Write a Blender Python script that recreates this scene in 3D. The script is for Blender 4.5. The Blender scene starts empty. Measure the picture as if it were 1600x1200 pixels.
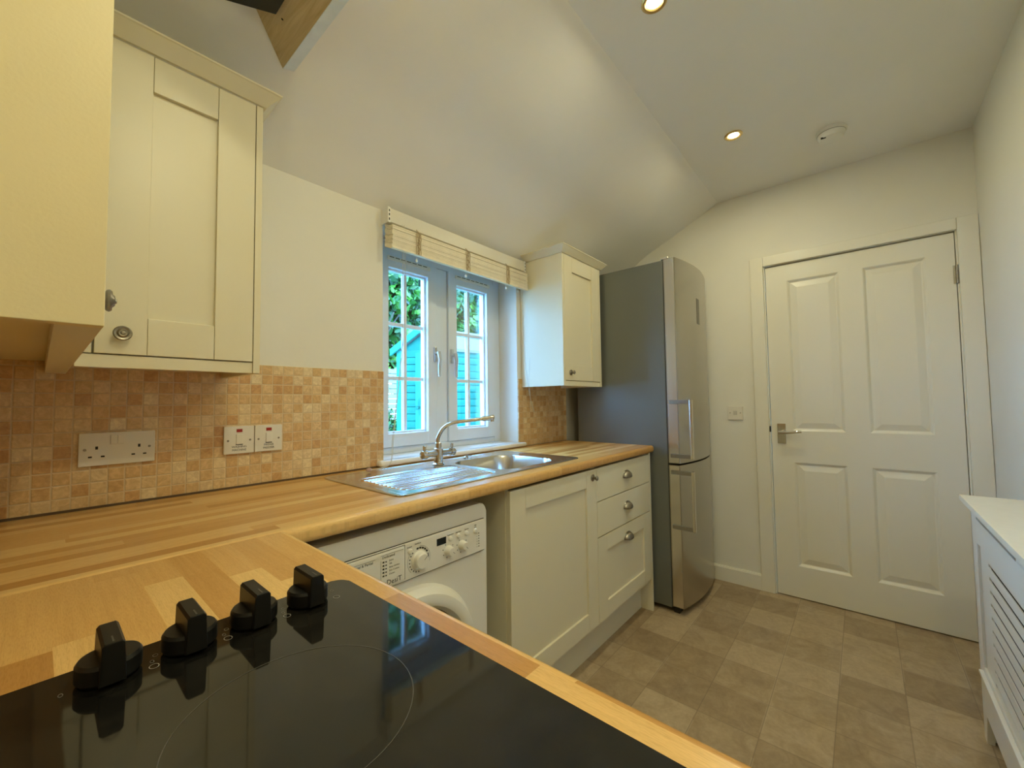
import bpy, bmesh, math, random
from mathutils import Vector, Matrix
C = bpy.context.scene.collection
SC = bpy.context.scene
PI = math.pi
# ---------------------------------------------------------------- camera, world, light, exposure
F = Vector((0.75788, 0.650935, 0.043603)); R = Vector((0.651932, -0.758164, -0.013084)); U = Vector((-0.024541, -0.038342, 0.998963))
cam = bpy.data.cameras.new('camera'); co = bpy.data.objects.new('camera', cam); C.objects.link(co)
co.matrix_world = Matrix(((R.x, U.x, -F.x, 0), (R.y, U.y, -F.y, 0), (R.z, U.z, -F.z, 1.169), (0, 0, 0, 1)))
cam.sensor_width = 36; cam.lens = 36*635.9/1600; cam.clip_start = 0.02; SC.camera = co
w = bpy.data.worlds.new('sky'); SC.world = w; w.use_nodes = True
bg = w.node_tree.nodes['Background']; bg.inputs[0].default_value = (0.23, 0.52, 1.0, 1); bg.inputs[1].default_value = 29.0
sun = bpy.data.lights.new('sun', 'SUN'); sun.energy = 9.0; sun.angle = math.radians(3); sun.color = (0.8, 1.0, 0.95)
so = bpy.data.objects.new('sun', sun); C.objects.link(so); so.location = (3, -4, 8)
so.rotation_euler = Vector((0.35, 0.75, -0.9)).to_track_quat('-Z', 'Y').to_euler()
SPOT_W = 4.75; SPOT_COL = (1.0, 0.92, 0.56)
SC.view_settings.view_transform = 'Standard'; SC.view_settings.look = 'None'
SC.view_settings.exposure = 0.0; SC.view_settings.gamma = 1.0
try: SC.view_settings.use_curve_mapping = False
except Exception: pass
# ---------------------------------------------------------------- room measures
D = 1.5083; L = 2.92; XL = -0.25; YR = -0.455; ZC = 2.473; WT = 0.91; WB = 0.872
PROF = [(D, 1.985), (1.40, 2.085), (1.29, 2.165), (1.175, 2.238), (1.0, 2.318), (0.84, 2.396), (0.68, 2.473)]
def slope_z(y):
    for (a, b), (c, d) in zip(PROF, PROF[1:]):
        if c <= y <= a: return b+(d-b)*(y-a)/(c-a)
    return ZC
def slope_y(z):
    for (a, b), (c, d) in zip(PROF, PROF[1:]):
        if b <= z <= d: return a+(c-a)*(z-b)/(d-b)
# ---------------------------------------------------------------- mesh helpers
def nb(): return bmesh.new()
def box(bm, x0, x1, y0, y1, z0, z1, bev=0, seg=2):
    vs = [bm.verts.new((x, y, z)) for x in (x0, x1) for y in (y0, y1) for z in (z0, z1)]
    f = [bm.faces.new([vs[i] for i in q]) for q in ((0, 1, 3, 2), (4, 6, 7, 5), (0, 4, 5, 1), (2, 3, 7, 6), (0, 2, 6, 4), (1, 5, 7, 3))]
    if bev:
        es = list({e for q in f for e in q.edges})
        bmesh.ops.bevel(bm, geom=es, offset=bev, segments=seg, profile=0.5, affect='EDGES')
    return bm
def prism(bm, poly, axis, a, b, bev=0):
    """poly: 2D points; axis 'x' -> (y,z), 'y' -> (x,z), 'z' -> (x,y); extruded a..b"""
    def P(u, v, t): return {'x': (t, u, v), 'y': (u, t, v), 'z': (u, v, t)}[axis]
    A = [bm.verts.new(P(u, v, a)) for u, v in poly]; B = [bm.verts.new(P(u, v, b)) for u, v in poly]
    n = len(poly); fs = [bm.faces.new(A), bm.faces.new(B)]
    for i in range(n): fs.append(bm.faces.new((A[i], A[(i+1) % n], B[(i+1) % n], B[i])))
    if bev: bmesh.ops.bevel(bm, geom=list(set(fs[0].edges) | set(fs[1].edges)), offset=bev, segments=2, profile=0.5, affect='EDGES')
    return bm
def frame_axes(d):
    d = Vector(d).normalized(); u = d.orthogonal().normalized(); return u, d.cross(u)
def tube(bm, pts, r, n=12, cap=True):
    pts = [Vector(p) for p in pts]; rings = []
    rr = r if isinstance(r, (list, tuple)) else [r]*len(pts)
    u = None
    for i, p in enumerate(pts):
        t = (pts[min(i+1, len(pts)-1)]-pts[max(i-1, 0)]).normalized()
        if u is None: u = t.orthogonal().normalized()
        else: u = (u-t*u.dot(t)).normalized()
        v = t.cross(u)
        rings.append([bm.verts.new(p+(u*math.cos(2*PI*k/n)+v*math.sin(2*PI*k/n))*rr[i]) for k in range(n)])
    for a, b in zip(rings, rings[1:]):
        for k in range(n): bm.faces.new((a[k], a[(k+1) % n], b[(k+1) % n], b[k]))
    if cap: bm.faces.new(rings[0][::-1]); bm.faces.new(rings[-1])
    return bm
def lathe(bm, prof, o, d, n=28, sx=1.0, u=None):
    """prof: (radius, height) along direction d from o"""
    d = Vector(d).normalized(); o = Vector(o)
    if u is None: u, v = frame_axes(d)
    else: u = Vector(u); v = d.cross(u)
    rings = []
    for r, h in prof:
        if r < 1e-6: rings.append([bm.verts.new(o+d*h)])
        else: rings.append([bm.verts.new(o+d*h+(u*math.cos(2*PI*k/n)*sx+v*math.sin(2*PI*k/n))*r) for k in range(n)])
    for a, b in zip(rings, rings[1:]):
        if len(a) == 1 and len(b) == 1: continue
        for k in range(n):
            if len(a) == 1: bm.faces.new((a[0], b[k], b[(k+1) % n]))
            elif len(b) == 1: bm.faces.new((a[k], a[(k+1) % n], b[0]))
            else: bm.faces.new((a[k], a[(k+1) % n], b[(k+1) % n], b[k]))
    if len(rings[0]) > 1: bm.faces.new(rings[0])
    if len(rings[-1]) > 1: bm.faces.new(rings[-1])
    return bm
def rrect(x0, x1, y0, y1, r, n=6):
    out = []
    for cx, cy, a in ((x1-r, y1-r, 0), (x0+r, y1-r, 90), (x0+r, y0+r, 180), (x1-r, y0+r, 270)):
        for k in range(n+1):
            t = math.radians(a+90*k/n); out.append((cx+r*math.cos(t), cy+r*math.sin(t)))
    return out
WL = {}
def obj(name, bm, mat, parent=None, smooth=True, kind=None, label=None):
    off = WL[parent.name] if parent else Vector((0, 0, 0))
    bmesh.ops.recalc_face_normals(bm, faces=bm.faces[:])
    me = bpy.data.meshes.new(name)
    if not parent:   # put the origin at the base of the thing
        xs = [v.co for v in bm.verts]
        off = Vector(((min(v.x for v in xs)+max(v.x for v in xs))/2, (min(v.y for v in xs)+max(v.y for v in xs))/2, min(v.z for v in xs)))
    bmesh.ops.translate(bm, verts=bm.verts[:], vec=-off)
    bm.to_mesh(me); bm.free(); me.materials.append(mat)
    if smooth:
        for p in me.polygons: p.use_smooth = True
        try: me.set_sharp_from_angle(angle=math.radians(32))
        except Exception: pass
    o = bpy.data.objects.new(name, me); C.objects.link(o)
    if smooth: wm_ = o.modifiers.new('weighted', 'WEIGHTED_NORMAL'); wm_.keep_sharp = True
    if parent: o.parent = parent; WL[o.name] = off
    else: o.location = off; WL[o.name] = off
    if kind: o['kind'] = kind
    if label: o['label'] = label
    return o
def thing(name, label, cat, loc, group=None, kind=None):
    o = bpy.data.objects.new(name, None); o.empty_display_size = 0.05; C.objects.link(o); o.location = loc; WL[o.name] = Vector(loc)
    if kind: o['kind'] = kind
    else: o['label'] = label; o['category'] = cat
    if group: o['group'] = group
    return o
def tag(o, label, cat, group=None, kind=None):
    o['label'] = label; o['category'] = cat
    if group: o['group'] = group
    if kind: o['kind'] = kind
    return o
def dup(root, loc, label, group=None):
    r = root.copy(); C.objects.link(r); r.location = loc; r['label'] = label; WL[r.name] = Vector(loc)
    if group: r['group'] = group
    for ch in list(root.children):
        c = ch.copy(); C.objects.link(c); c.parent = r
        for g in list(ch.children):
            d = g.copy(); C.objects.link(d); d.parent = c
    return r
def text(name, s, size, M, mat, parent, align='CENTER'):
    cu = bpy.data.curves.new(name, 'FONT'); cu.body = s; cu.size = size; cu.align_x = align; cu.align_y = 'CENTER'; cu.extrude = 0.0002; cu.resolution_u = 2
    t = bpy.data.objects.new('t', cu); me = bpy.data.meshes.new_from_object(t); bpy.data.objects.remove(t)
    off = WL[parent.name]; me.transform(Matrix.Translation(-off) @ M); me.materials.clear(); me.materials.append(mat)
    o = bpy.data.objects.new(name, me); C.objects.link(o); o.parent = parent; WL[o.name] = off
    return o
def M_my(x, y, z): return Matrix.Translation((x, y, z)) @ Matrix.Rotation(PI/2, 4, 'X')       # text facing -y
# ---------------------------------------------------------------- materials
class NT:
    def __init__(s, name):
        s.m = bpy.data.materials.new(name); s.m.use_nodes = True; s.t = s.m.node_tree; s.n = s.t.nodes; s.b = s.n['Principled BSDF']
    def node(s, typ, **k):
        n = s.n.new(typ)
        for a, v in k.items(): setattr(n, a, v)
        return n
    def lk(s, a, b): s.t.links.new(a, b)
    def math(s, op, a, b=None, c=None):
        n = s.node('ShaderNodeMath', operation=op)
        for i, v in enumerate((a, b, c)):
            if v is None: continue
            if isinstance(v, (int, float)): n.inputs[i].default_value = v
            else: s.lk(v, n.inputs[i])
        return n.outputs[0]
    def pos(s):
        g = s.node('ShaderNodeNewGeometry'); x = s.node('ShaderNodeSeparateXYZ'); s.lk(g.outputs['Position'], x.inputs[0]); return x.outputs
    def comb(s, a, b, c=0):
        n = s.node('ShaderNodeCombineXYZ')
        for i, v in enumerate((a, b, c)):
            if isinstance(v, (int, float)): n.inputs[i].default_value = v
            else: s.lk(v, n.inputs[i])
        return n.outputs[0]
    def ramp(s, fac, cols):
        r = s.node('ShaderNodeValToRGB'); e = r.color_ramp.elements
        while len(e) < len(cols): e.new(0.5)
        for i, (p, c) in enumerate(cols): e[i].position = p; e[i].color = (*c, 1)
        s.lk(fac, r.inputs[0]); return r.outputs[0]
    def noise(s, vec, scale, detail=3, rough=0.5, dist=0):
        n = s.node('ShaderNodeTexNoise'); n.inputs['Scale'].default_value = scale; n.inputs['Detail'].default_value = detail
        n.inputs['Roughness'].default_value = rough; n.inputs['Distortion'].default_value = dist
        if vec is not None: s.lk(vec, n.inputs['Vector'])
        return n.outputs['Fac']
    def mix(s, fac, a, b, mode='MIX'):
        n = s.node('ShaderNodeMix', data_type='RGBA', blend_type=mode)
        if isinstance(fac, (int, float)): n.inputs[0].default_value = fac
        else: s.lk(fac, n.inputs[0])
        for i, v in ((6, a), (7, b)):
            if isinstance(v, tuple): n.inputs[i].default_value = (*v, 1)
            else: s.lk(v, n.inputs[i])
        return n.outputs[2]
    def bump(s, h, strength, dist=0.002):
        n = s.node('ShaderNodeBump'); n.inputs['Strength'].default_value = strength; n.inputs['Distance'].default_value = dist
        s.lk(h, n.inputs['Height']); s.lk(n.outputs[0], s.b.inputs['Normal'])
def simple(name, col, rough=0.5, metal=0.0, var=0.03, vscale=9, bump=0.0, bscale=200, coat=0, spec=0.5):
    t = NT(name); g = t.node('ShaderNodeNewGeometry').outputs['Position']
    f = t.noise(g, vscale, 3)
    d = tuple(max(0, c*(1-2*var)) for c in col)
    t.lk(t.ramp(f, [(0.3, d), (0.7, col)]), t.b.inputs['Base Color'])
    t.b.inputs['Roughness'].default_value = rough; t.b.inputs['Metallic'].default_value = metal
    t.b.inputs['Coat Weight'].default_value = coat; t.b.inputs['Specular IOR Level'].default_value = spec
    if bump: t.bump(t.noise(g, bscale, 2), bump, 0.001)
    return t.m
wall_m = simple('wall_paint', (0.80, 0.775, 0.70), 0.65, var=0.015, vscale=4, bump=0.25, bscale=90)
ceil_m = simple('ceiling_paint', (0.87, 0.85, 0.80), 0.7, var=0.015, vscale=3, bump=0.15, bscale=90)
gloss_m = simple('white_gloss', (0.80, 0.77, 0.68), 0.32, var=0.01, vscale=3, bump=0.03, bscale=60)
cream_m = simple('cream_satin', (0.76, 0.70, 0.52), 0.34, var=0.012, vscale=3, bump=0.04, bscale=120)
cream_side = simple('cream_side_board', (0.84, 0.73, 0.44), 0.36, var=0.02, vscale=7, bump=0.12, bscale=260)
upvc_daylit = simple('upvc_daylit', (0.74, 0.82, 0.94), 0.22, var=0.005, vscale=4)  # white frame plastic, blue daylight cast tinted into its base colour
sill_m = simple('sill_paint', (0.84, 0.83, 0.80), 0.25, var=0.01, vscale=4)
app_white = simple('appliance_white', (0.80, 0.78, 0.72), 0.3, var=0.008, vscale=5)
plate_m = simple('plate_plastic', (0.78, 0.74, 0.66), 0.28, var=0.008, vscale=12)
dark_m = simple('dark_recess', (0.012, 0.011, 0.01), 0.6, var=0.05)
ink_m = simple('ink', (0.03, 0.03, 0.032), 0.5, var=0.02)
grey_ink = simple('grey_ink', (0.28, 0.27, 0.25), 0.5, var=0.02)
red_m = simple('red_lens', (0.35, 0.02, 0.015), 0.25, var=0.05)
chrome = simple('chrome', (0.62, 0.60, 0.57), 0.12, 1.0, var=0.02, vscale=14)
pewter = simple('pewter', (0.36, 0.33, 0.28), 0.32, 1.0, var=0.12, vscale=120, bump=0.2, bscale=300)
black_pl = simple('black_plastic', (0.007, 0.007, 0.007), 0.42, var=0.05, spec=0.35)
fridge_side = simple('fridge_grey', (0.17, 0.18, 0.17), 0.36, 0.25, var=0.02, vscale=3)
cord_m = simple('cord', (0.62, 0.60, 0.55), 0.6, var=0.03)
tape_m = simple('ladder_tape', (0.52, 0.40, 0.24), 0.8, var=0.1, vscale=300)
slat_m = simple('painted_slat', (0.86, 0.78, 0.60), 0.4, var=0.05, vscale=30)
head_m = simple('headrail', (0.72, 0.68, 0.58), 0.35, var=0.02)
clear_m = simple('clear_acrylic', (0.85, 0.9, 0.95), 0.08, var=0.01, coat=1)
screw_m = simple('screw', (0.30, 0.27, 0.23), 0.3, 1.0, var=0.05)
def brushed(name, col, rough, sc=(3, 3, 400)):
    t = NT(name); x = t.pos(); v = t.comb(t.math('MULTIPLY', x[0], sc[0]), t.math('MULTIPLY', x[1], sc[1]), t.math('MULTIPLY', x[2], sc[2]))
    f = t.noise(v, 1.0, 3, 0.6)
    t.lk(t.ramp(f, [(0.3, tuple(c*0.97 for c in col)), (0.7, col)]), t.b.inputs['Base Color'])
    t.b.inputs['Metallic'].default_value = 1.0
    t.lk(t.math('MULTIPLY_ADD', f, 0.04, rough-0.02), t.b.inputs['Roughness']); return t.m
steel = brushed('sink_steel', (0.66, 0.66, 0.65), 0.22, (200, 6, 6))
fridge_steel = brushed('fridge_steel', (0.50, 0.48, 0.44), 0.26, (6, 6, 500))
bar_m = brushed('handle_aluminium', (0.70, 0.67, 0.61), 0.25, (300, 300, 5))
def wood_mat(name, along, w=0.045, ln=0.42, joint=0.0):
    t = NT(name); x = t.pos(); A = x[along]; B = x[1-along]
    rowf = t.math('DIVIDE', t.math('ADD', B, 10.02-joint), w); row = t.math('FLOOR', rowf)
    wn = t.node('ShaderNodeTexWhiteNoise', noise_dimensions='1D'); t.lk(row, wn.inputs['W'])
    cell = t.math('FLOOR', t.math('ADD', t.math('DIVIDE', A, ln), t.math('MULTIPLY', wn.outputs['Value'], 7.3)))
    w2 = t.node('ShaderNodeTexWhiteNoise', noise_dimensions='2D'); t.lk(t.comb(row, cell), w2.inputs['Vector'])
    r = w2.outputs['Value']
    base = t.ramp(r, [(0.0, (0.54, 0.28, 0.078)), (0.3, (0.68, 0.39, 0.122)), (0.65, (0.76, 0.46, 0.155)), (1.0, (0.88, 0.59, 0.23))])
    gv = t.comb(t.math('MULTIPLY_ADD', A, 7.0, t.math('MULTIPLY', r, 30)), t.math('MULTIPLY', B, 150), 0)
    g = t.noise(gv, 1.0, 4, 0.6, 0.6)
    gv2 = t.comb(t.math('MULTIPLY_ADD', A, 90.0, t.math('MULTIPLY', r, 30)), t.math('MULTIPLY', B, 900), 0)
    g2 = t.noise(gv2, 1.0, 2, 0.6)
    c = t.mix(0.30, base, t.ramp(g, [(0.25, (0.55, 0.45, 0.35)), (0.7, (1, 1, 1))]), 'MULTIPLY')
    c = t.mix(0.20, c, t.ramp(g2, [(0.35, (0.45, 0.35, 0.25)), (0.55, (1, 1, 1))]), 'MULTIPLY')
    t.lk(c, t.b.inputs['Base Color']); t.b.inputs['Roughness'].default_value = 0.27
    t.bump(g2, 0.03, 0.0005); return t.m
wood_x = wood_mat('beech_blocks_long', 0, 0.033, 0.50)
wood_y = wood_mat('beech_blocks_short', 1, 0.0445, 0.24, joint=0.024)
def tile_mat():
    t = NT('stone_mosaic'); x = t.pos(); P = 0.0325
    a = t.math('DIVIDE', t.math('ADD', x[0], 5.012), P); b = t.math('DIVIDE', t.math('SUBTRACT', x[2], 0.912), P)
    ca, cb = t.math('FLOOR', a), t.math('FLOOR', b); fa, fb = t.math('FRACT', a), t.math('FRACT', b)
    wn = t.node('ShaderNodeTexWhiteNoise', noise_dimensions='2D'); t.lk(t.comb(ca, cb), wn.inputs['Vector'])
    base = t.ramp(wn.outputs['Value'], [(0.0, (0.60, 0.34, 0.14)), (0.25, (0.66, 0.41, 0.18)), (0.5, (0.70, 0.47, 0.225)), (0.8, (0.74, 0.53, 0.28)), (1.0, (0.80, 0.64, 0.39))])
    g = t.node('ShaderNodeNewGeometry').outputs['Position']
    sc = t.node('ShaderNodeVectorMath', operation='ADD'); t.lk(g, sc.inputs[0]); t.lk(wn.outputs['Color'], sc.inputs[1])
    n = t.noise(sc.outputs[0], 60, 5, 0.65, 1.2)
    c = t.mix(0.5, base, t.ramp(n, [(0.3, (0.62, 0.48, 0.36)), (0.5, (0.92, 0.9, 0.86)), (0.66, (1.25, 1.3, 1.35))]), 'MULTIPLY')
    # grout mask
    da = t.math('ABSOLUTE', t.math('SUBTRACT', fa, 0.5)); db = t.math('ABSOLUTE', t.math('SUBTRACT', fb, 0.5))
    m = t.math('MAXIMUM', da, db); mm = t.math('GREATER_THAN', m, 0.452)
    c = t.mix(mm, c, (0.66, 0.50, 0.30))
    t.lk(c, t.b.inputs['Base Color']); t.lk(t.math('MULTIPLY_ADD', mm, 0.4, 0.32), t.b.inputs['Roughness'])
    h = t.math('ADD', t.ramp(m, [(0.42, (1, 1, 1)), (0.47, (0, 0, 0))]), t.math('MULTIPLY', n, 0.4))
    t.bump(h, 0.5, 0.0015); return t.m
tile_m = tile_mat()
def floor_mat():
    t = NT('vinyl_tile_floor'); x = t.pos(); P = 0.2
    a = t.math('DIVIDE', t.math('ADD', x[0], 10-1.845+0.0), P); b = t.math('DIVIDE', t.math('ADD', x[1], 10-0.115), P)
    ca, cb = t.math('FLOOR', a), t.math('FLOOR', b); fa, fb = t.math('FRACT', a), t.math('FRACT', b)
    wn = t.node('ShaderNodeTexWhiteNoise', noise_dimensions='2D'); t.lk(t.comb(ca, cb), wn.inputs['Vector'])
    g = t.node('ShaderNodeNewGeometry').outputs['Position']
    n = t.noise(g, 11, 7, 0.72, 0.8); n2 = t.noise(g, 70, 3, 0.6)
    v = t.math('ADD', t.math('MULTIPLY', wn.outputs['Value'], 0.35), t.math('MULTIPLY', n, 0.95))
    base = t.ramp(v, [(0.35, (0.28, 0.195, 0.115)), (0.65, (0.40, 0.295, 0.18)), (0.95, (0.52, 0.40, 0.26))])
    c = t.mix(0.25, base, t.ramp(n2, [(0.35, (0.7, 0.7, 0.7)), (0.65, (1.1, 1.1, 1.1))]), 'MULTIPLY')
    da = t.math('ABSOLUTE', t.math('SUBTRACT', fa, 0.5)); db = t.math('ABSOLUTE', t.math('SUBTRACT', fb, 0.5))
    m = t.math('MAXIMUM', da, db)
    edge = t.math('GREATER_THAN', m, 0.478)
    ln = t.math('MULTIPLY', t.math('GREATER_THAN', m, 0.491), 1.0)
    lig = t.math('MULTIPLY', edge, t.math('MULTIPLY', t.math('GREATER_THAN', t.noise(g, 2.3, 1), 0.53), 0.35))
    c = t.mix(lig, c, (0.56, 0.45, 0.32))
    c = t.mix(t.math('MULTIPLY', ln, 0.55), c, (0.20, 0.14, 0.09))
    t.lk(c, t.b.inputs['Base Color']); t.b.inputs['Roughness'].default_value = 0.42
    t.bump(t.math('ADD', t.math('MULTIPLY', ln, -1.0), t.math('MULTIPLY', n2, 0.3)), 0.15, 0.001); return t.m
floor_m = floor_mat()
def pine_mat():
    t = NT('bare_pine'); x = t.pos()
    v = t.comb(t.math('MULTIPLY', x[0], 60), t.math('MULTIPLY', x[1], 4), t.math('MULTIPLY', x[2], 60)); n = t.noise(v, 1, 4, 0.6, 1.5)
    t.lk(t.ramp(n, [(0.3, (0.50, 0.36, 0.17)), (0.7, (0.66, 0.52, 0.30))]), t.b.inputs['Base Color']); t.b.inputs['Roughness'].default_value = 0.5; return t.m
pine_m = pine_mat()
daylit_edge = simple('painted_daylight_edge', (0.82, 0.88, 0.88), 0.4, var=0.05, vscale=30)  # window daylight on the plank edge, put into a pale bluish colour
def glass_mat():
    t = NT('window_glass'); tr = t.node('ShaderNodeBsdfTransparent'); gl = t.node('ShaderNodeBsdfGlossy'); gl.inputs['Roughness'].default_value = 0.0
    tr.inputs[0].default_value = (0.93, 0.98, 0.97, 1)
    n = t.noise(None, 4, 1); gl.inputs[0].default_value = (1, 1, 1, 1)
    fr = t.node('ShaderNodeFresnel'); fr.inputs[0].default_value = 1.45
    mx = t.node('ShaderNodeMixShader'); t.lk(t.math('MULTIPLY', fr.outputs[0], 0.35), mx.inputs[0]); t.lk(tr.outputs[0], mx.inputs[1]); t.lk(gl.outputs[0], mx.inputs[2])
    t.lk(mx.outputs[0], t.n['Material Output'].inputs['Surface']); return t.m
glass_m = glass_mat()
def hob_mat():
    t = NT('black_ceramic_glass'); g = t.node('ShaderNodeNewGeometry').outputs['Position']
    n = t.noise(g, 14, 5, 0.7, 0.8)
    t.lk(t.ramp(n, [(0.4, (0.006, 0.006, 0.006)), (0.75, (0.022, 0.020, 0.016))]), t.b.inputs['Base Color'])
    t.b.inputs['Roughness'].default_value = 0.05; t.b.inputs['IOR'].default_value = 1.5
    return t.m
hob_m = hob_mat()
def emis(name, col, s):
    t = NT(name); t.b.inputs['Base Color'].default_value = (1, 0.9, 0.7, 1); t.b.inputs['Emission Color'].default_value = (*col, 1)
    n = t.noise(None, 3, 1); t.lk(t.math('MULTIPLY_ADD', n, 0.1*s, s), t.b.inputs['Emission Strength']); return t.m
lamp_m = emis('lamp_glow', (1.0, 0.82, 0.45), 14)
# ---------------------------------------------------------------- room shell
def struct(name, bm, m): return obj(name, bm, m, kind='structure', smooth=False)
T = 0.25
struct('floor', box(nb(), XL-T, L+T, YR-T, D+T, -0.12, 0.0), floor_m)
struct('wall_left', box(nb(), XL-T, XL, YR, D, 0, 2.6), wall_m)
struct('wall_right', box(nb(), XL-T, L+T, YR-T, YR, 0, 2.6), wall_m)
WX0, WX1, WZ0, WZ1 = 0.931, 1.803, 0.913, 1.932
b = nb(); box(b, XL-T, WX0, D, D+T, 0, 2.6); box(b, WX1, L+T, D, D+T, 0, 2.6); box(b, WX0, WX1, D, D+T, 0, WZ0); box(b, WX0, WX1, D, D+T, WZ1, 2.6)
struct('wall_window', b, wall_m)
DY0, DY1, DZ = -0.376, 0.430, 1.977
b = nb(); box(b, L, L+T, DY1+0.004, D, 0, 2.6); box(b, L, L+T, YR, DY0-0.004, 0, 2.6); box(b, L, L+T, DY0-0.004, DY1+0.004, DZ+0.004, 2.6)
struct('wall_far', b, wall_m)
# ceiling: flat part and coved slope, with the hole of the hatch
b = nb(); box(b, XL-T, L+T, YR-T, PROF[-1][0], ZC, ZC+0.2)
fine = []
PP = [PROF[0]]+PROF+[PROF[-1]]
for i in range(1, len(PP)-2):
    for k in range(4):
        t = k/4; p0, p1, p2, p3 = PP[i-1], PP[i], PP[i+1], PP[i+2]
        fine.append(tuple(0.5*(2*p1[j]+(p2[j]-p0[j])*t+(2*p0[j]-5*p1[j]+4*p2[j]-p3[j])*t*t+(-p0[j]+3*p1[j]-3*p2[j]+p3[j])*t**3) for j in (0, 1)))
fine.append(PROF[-1])
prism(b, fine+[(PROF[-1][0], 2.75), (D, 2.75)], 'x', XL, L)
ceil = obj('ceiling', b, ceil_m, kind='structure')
ceil.data.set_sharp_from_angle(angle=math.radians(13))
# splashbacks
struct('trim_1', box(nb(), XL, WX0, D-0.007, D, WT+0.002, 1.301), tile_m)
struct('trim_2', box(nb(), WX1, 2.300, D-0.007, D, WT+0.002, 1.301), tile_m)
struct('trim_3', box(nb(), XL, XL+0.007, YR, D-0.007, WT+0.002, 1.301), tile_m)
# sealant lines
struct('trim_4', box(nb(), XL+0.007, WX0, D-0.0105, D-0.007, WT, WT+0.006), simple('sealant', (0.10, 0.06, 0.03), 0.6))
b = nb(); prism(b, [(L, 0), (L-0.016, 0), (L-0.016, 0.085), (L-0.011, 0.095), (L, 0.095)], 'y', 0.504, D)
struct('baseboard_far', b, gloss_m)
b = nb(); prism(b, [(YR, 0), (YR+0.016, 0), (YR+0.016, 0.085), (YR+0.011, 0.095), (YR, 0.095)], 'x', 0.5, L-0.03)
struct('baseboard_right', b, gloss_m)
# ---------------------------------------------------------------- door
dr = thing('door_1', '', '', (L, 0.03, 0), kind='structure')
b = nb()
box(b, L-0.020, L, DY1+0.006, DY1+0.078, 0, DZ+0.006+0.058, 0.004)
box(b, L-0.020, L, YR+0.001, DY0-0.006, 0, DZ+0.064, 0.004)
box(b, L-0.0195, L, DY0-0.006, DY1+0.006, DZ+0.006, DZ+0.064, 0.004)
obj('door_frame', b, gloss_m, dr)
b = nb(); box(b, L+0.0, L+0.03, DY1-0.0, DY1+0.004, 0, DZ+0.004); box(b, L+0.0, L+0.06, DY0-0.004, DY0, 0, DZ+0.004); box(b, L+0.045, L+0.06, DY0, DY1, 0, DZ+0.004)
obj('door_lining', b, gloss_m, dr)
def leaf():
    bm = nb(); a0, a1, z0, z1 = DY0+0.003, DY1-0.003, 0.006, DZ-0.002
    px = [(-0.270, -0.027), (0.076, 0.318)]; pz = [(0.188, 0.790), (0.975, 1.876)]
    ys = [a0, px[0][0], px[0][1], px[1][0], px[1][1], a1]; zs = [z0, pz[0][0], pz[0][1], pz[1][0], pz[1][1], z1]
    X = L+0.003
    def q(p): bm.faces.new([bm.verts.new(v) for v in p])
    for i in range(5):
        for j in range(5):
            y0, y1, c0, c1 = ys[i], ys[i+1], zs[j], zs[j+1]
            if i in (1, 3) and j in (1, 3):
                rings = [(0, 0), (0.006, 0.004), (0.012, 0.011), (0.016, 0.012), (0.045, 0.0035), (0.048, 0.003)]
                rs = [[(X+d, y0+k, c0+k), (X+d, y1-k, c0+k), (X+d, y1-k, c1-k), (X+d, y0+k, c1-k)] for k, d in rings]
                for r0, r1 in zip(rs, rs[1:]):
                    for e in range(4): q((r0[e], r0[(e+1) % 4], r1[(e+1) % 4], r1[e]))
                q(rs[-1])
            else: q(((X, y0, c0), (X, y1, c0), (X, y1, c1), (X, y0, c1)))
    for p in (((X, a0, z0), (X+.038, a0, z0), (X+.038, a0, z1), (X, a0, z1)), ((X, a1, z0), (X+.038, a1, z0), (X+.038, a1, z1), (X, a1, z1)),
              ((X, a0, z0), (X, a1, z0), (X+.038, a1, z0), (X+.038, a0, z0)), ((X, a0, z1), (X, a1, z1), (X+.038, a1, z1), (X+.038, a0, z1)),
              ((X+.038, a0, z0), (X+.038, a1, z0), (X+.038, a1, z1), (X+.038, a0, z1))): q(p)
    bmesh.ops.remove_doubles(bm, verts=bm.verts[:], dist=1e-5)
    return bm
obj('door_leaf', leaf(), gloss_m, dr, smooth=False)
b = nb(); box(b, L-0.006, L+0.003, 0.353, 0.396, 0.898, 1.017, 0.002)
hd = obj('door_handle', b, chrome, dr)
b = nb(); tube(b, [(L, 0.378, 0.966), (L-0.05, 0.378, 0.966)], 0.010); tube(b, [(L-0.045, 0.384, 0.966), (L-0.048, 0.34, 0.967), (L-0.050, 0.30, 0.972), (L-0.048, 0.272, 0.974)], [0.010, 0.0095, 0.0085, 0.007])
obj('lever', b, chrome, hd)
for hz in (1.765,):
    b = nb(); tube(b, [(L-0.004, DY0-0.001, hz-0.045), (L-0.004, DY0-0.001, hz+0.045)], 0.006, 8); box(b, L-0.001, L+0.0028, DY0-0.0, DY0+0.012, hz-0.045, hz+0.045)
    obj('hinge', b, pewter, dr)
b = nb(); box(b, L-0.001, L+0.002, DY1-0.001, DY1+0.006, 0.965, 1.0)
obj('strike_plate', b, dark_m, dr)
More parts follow.
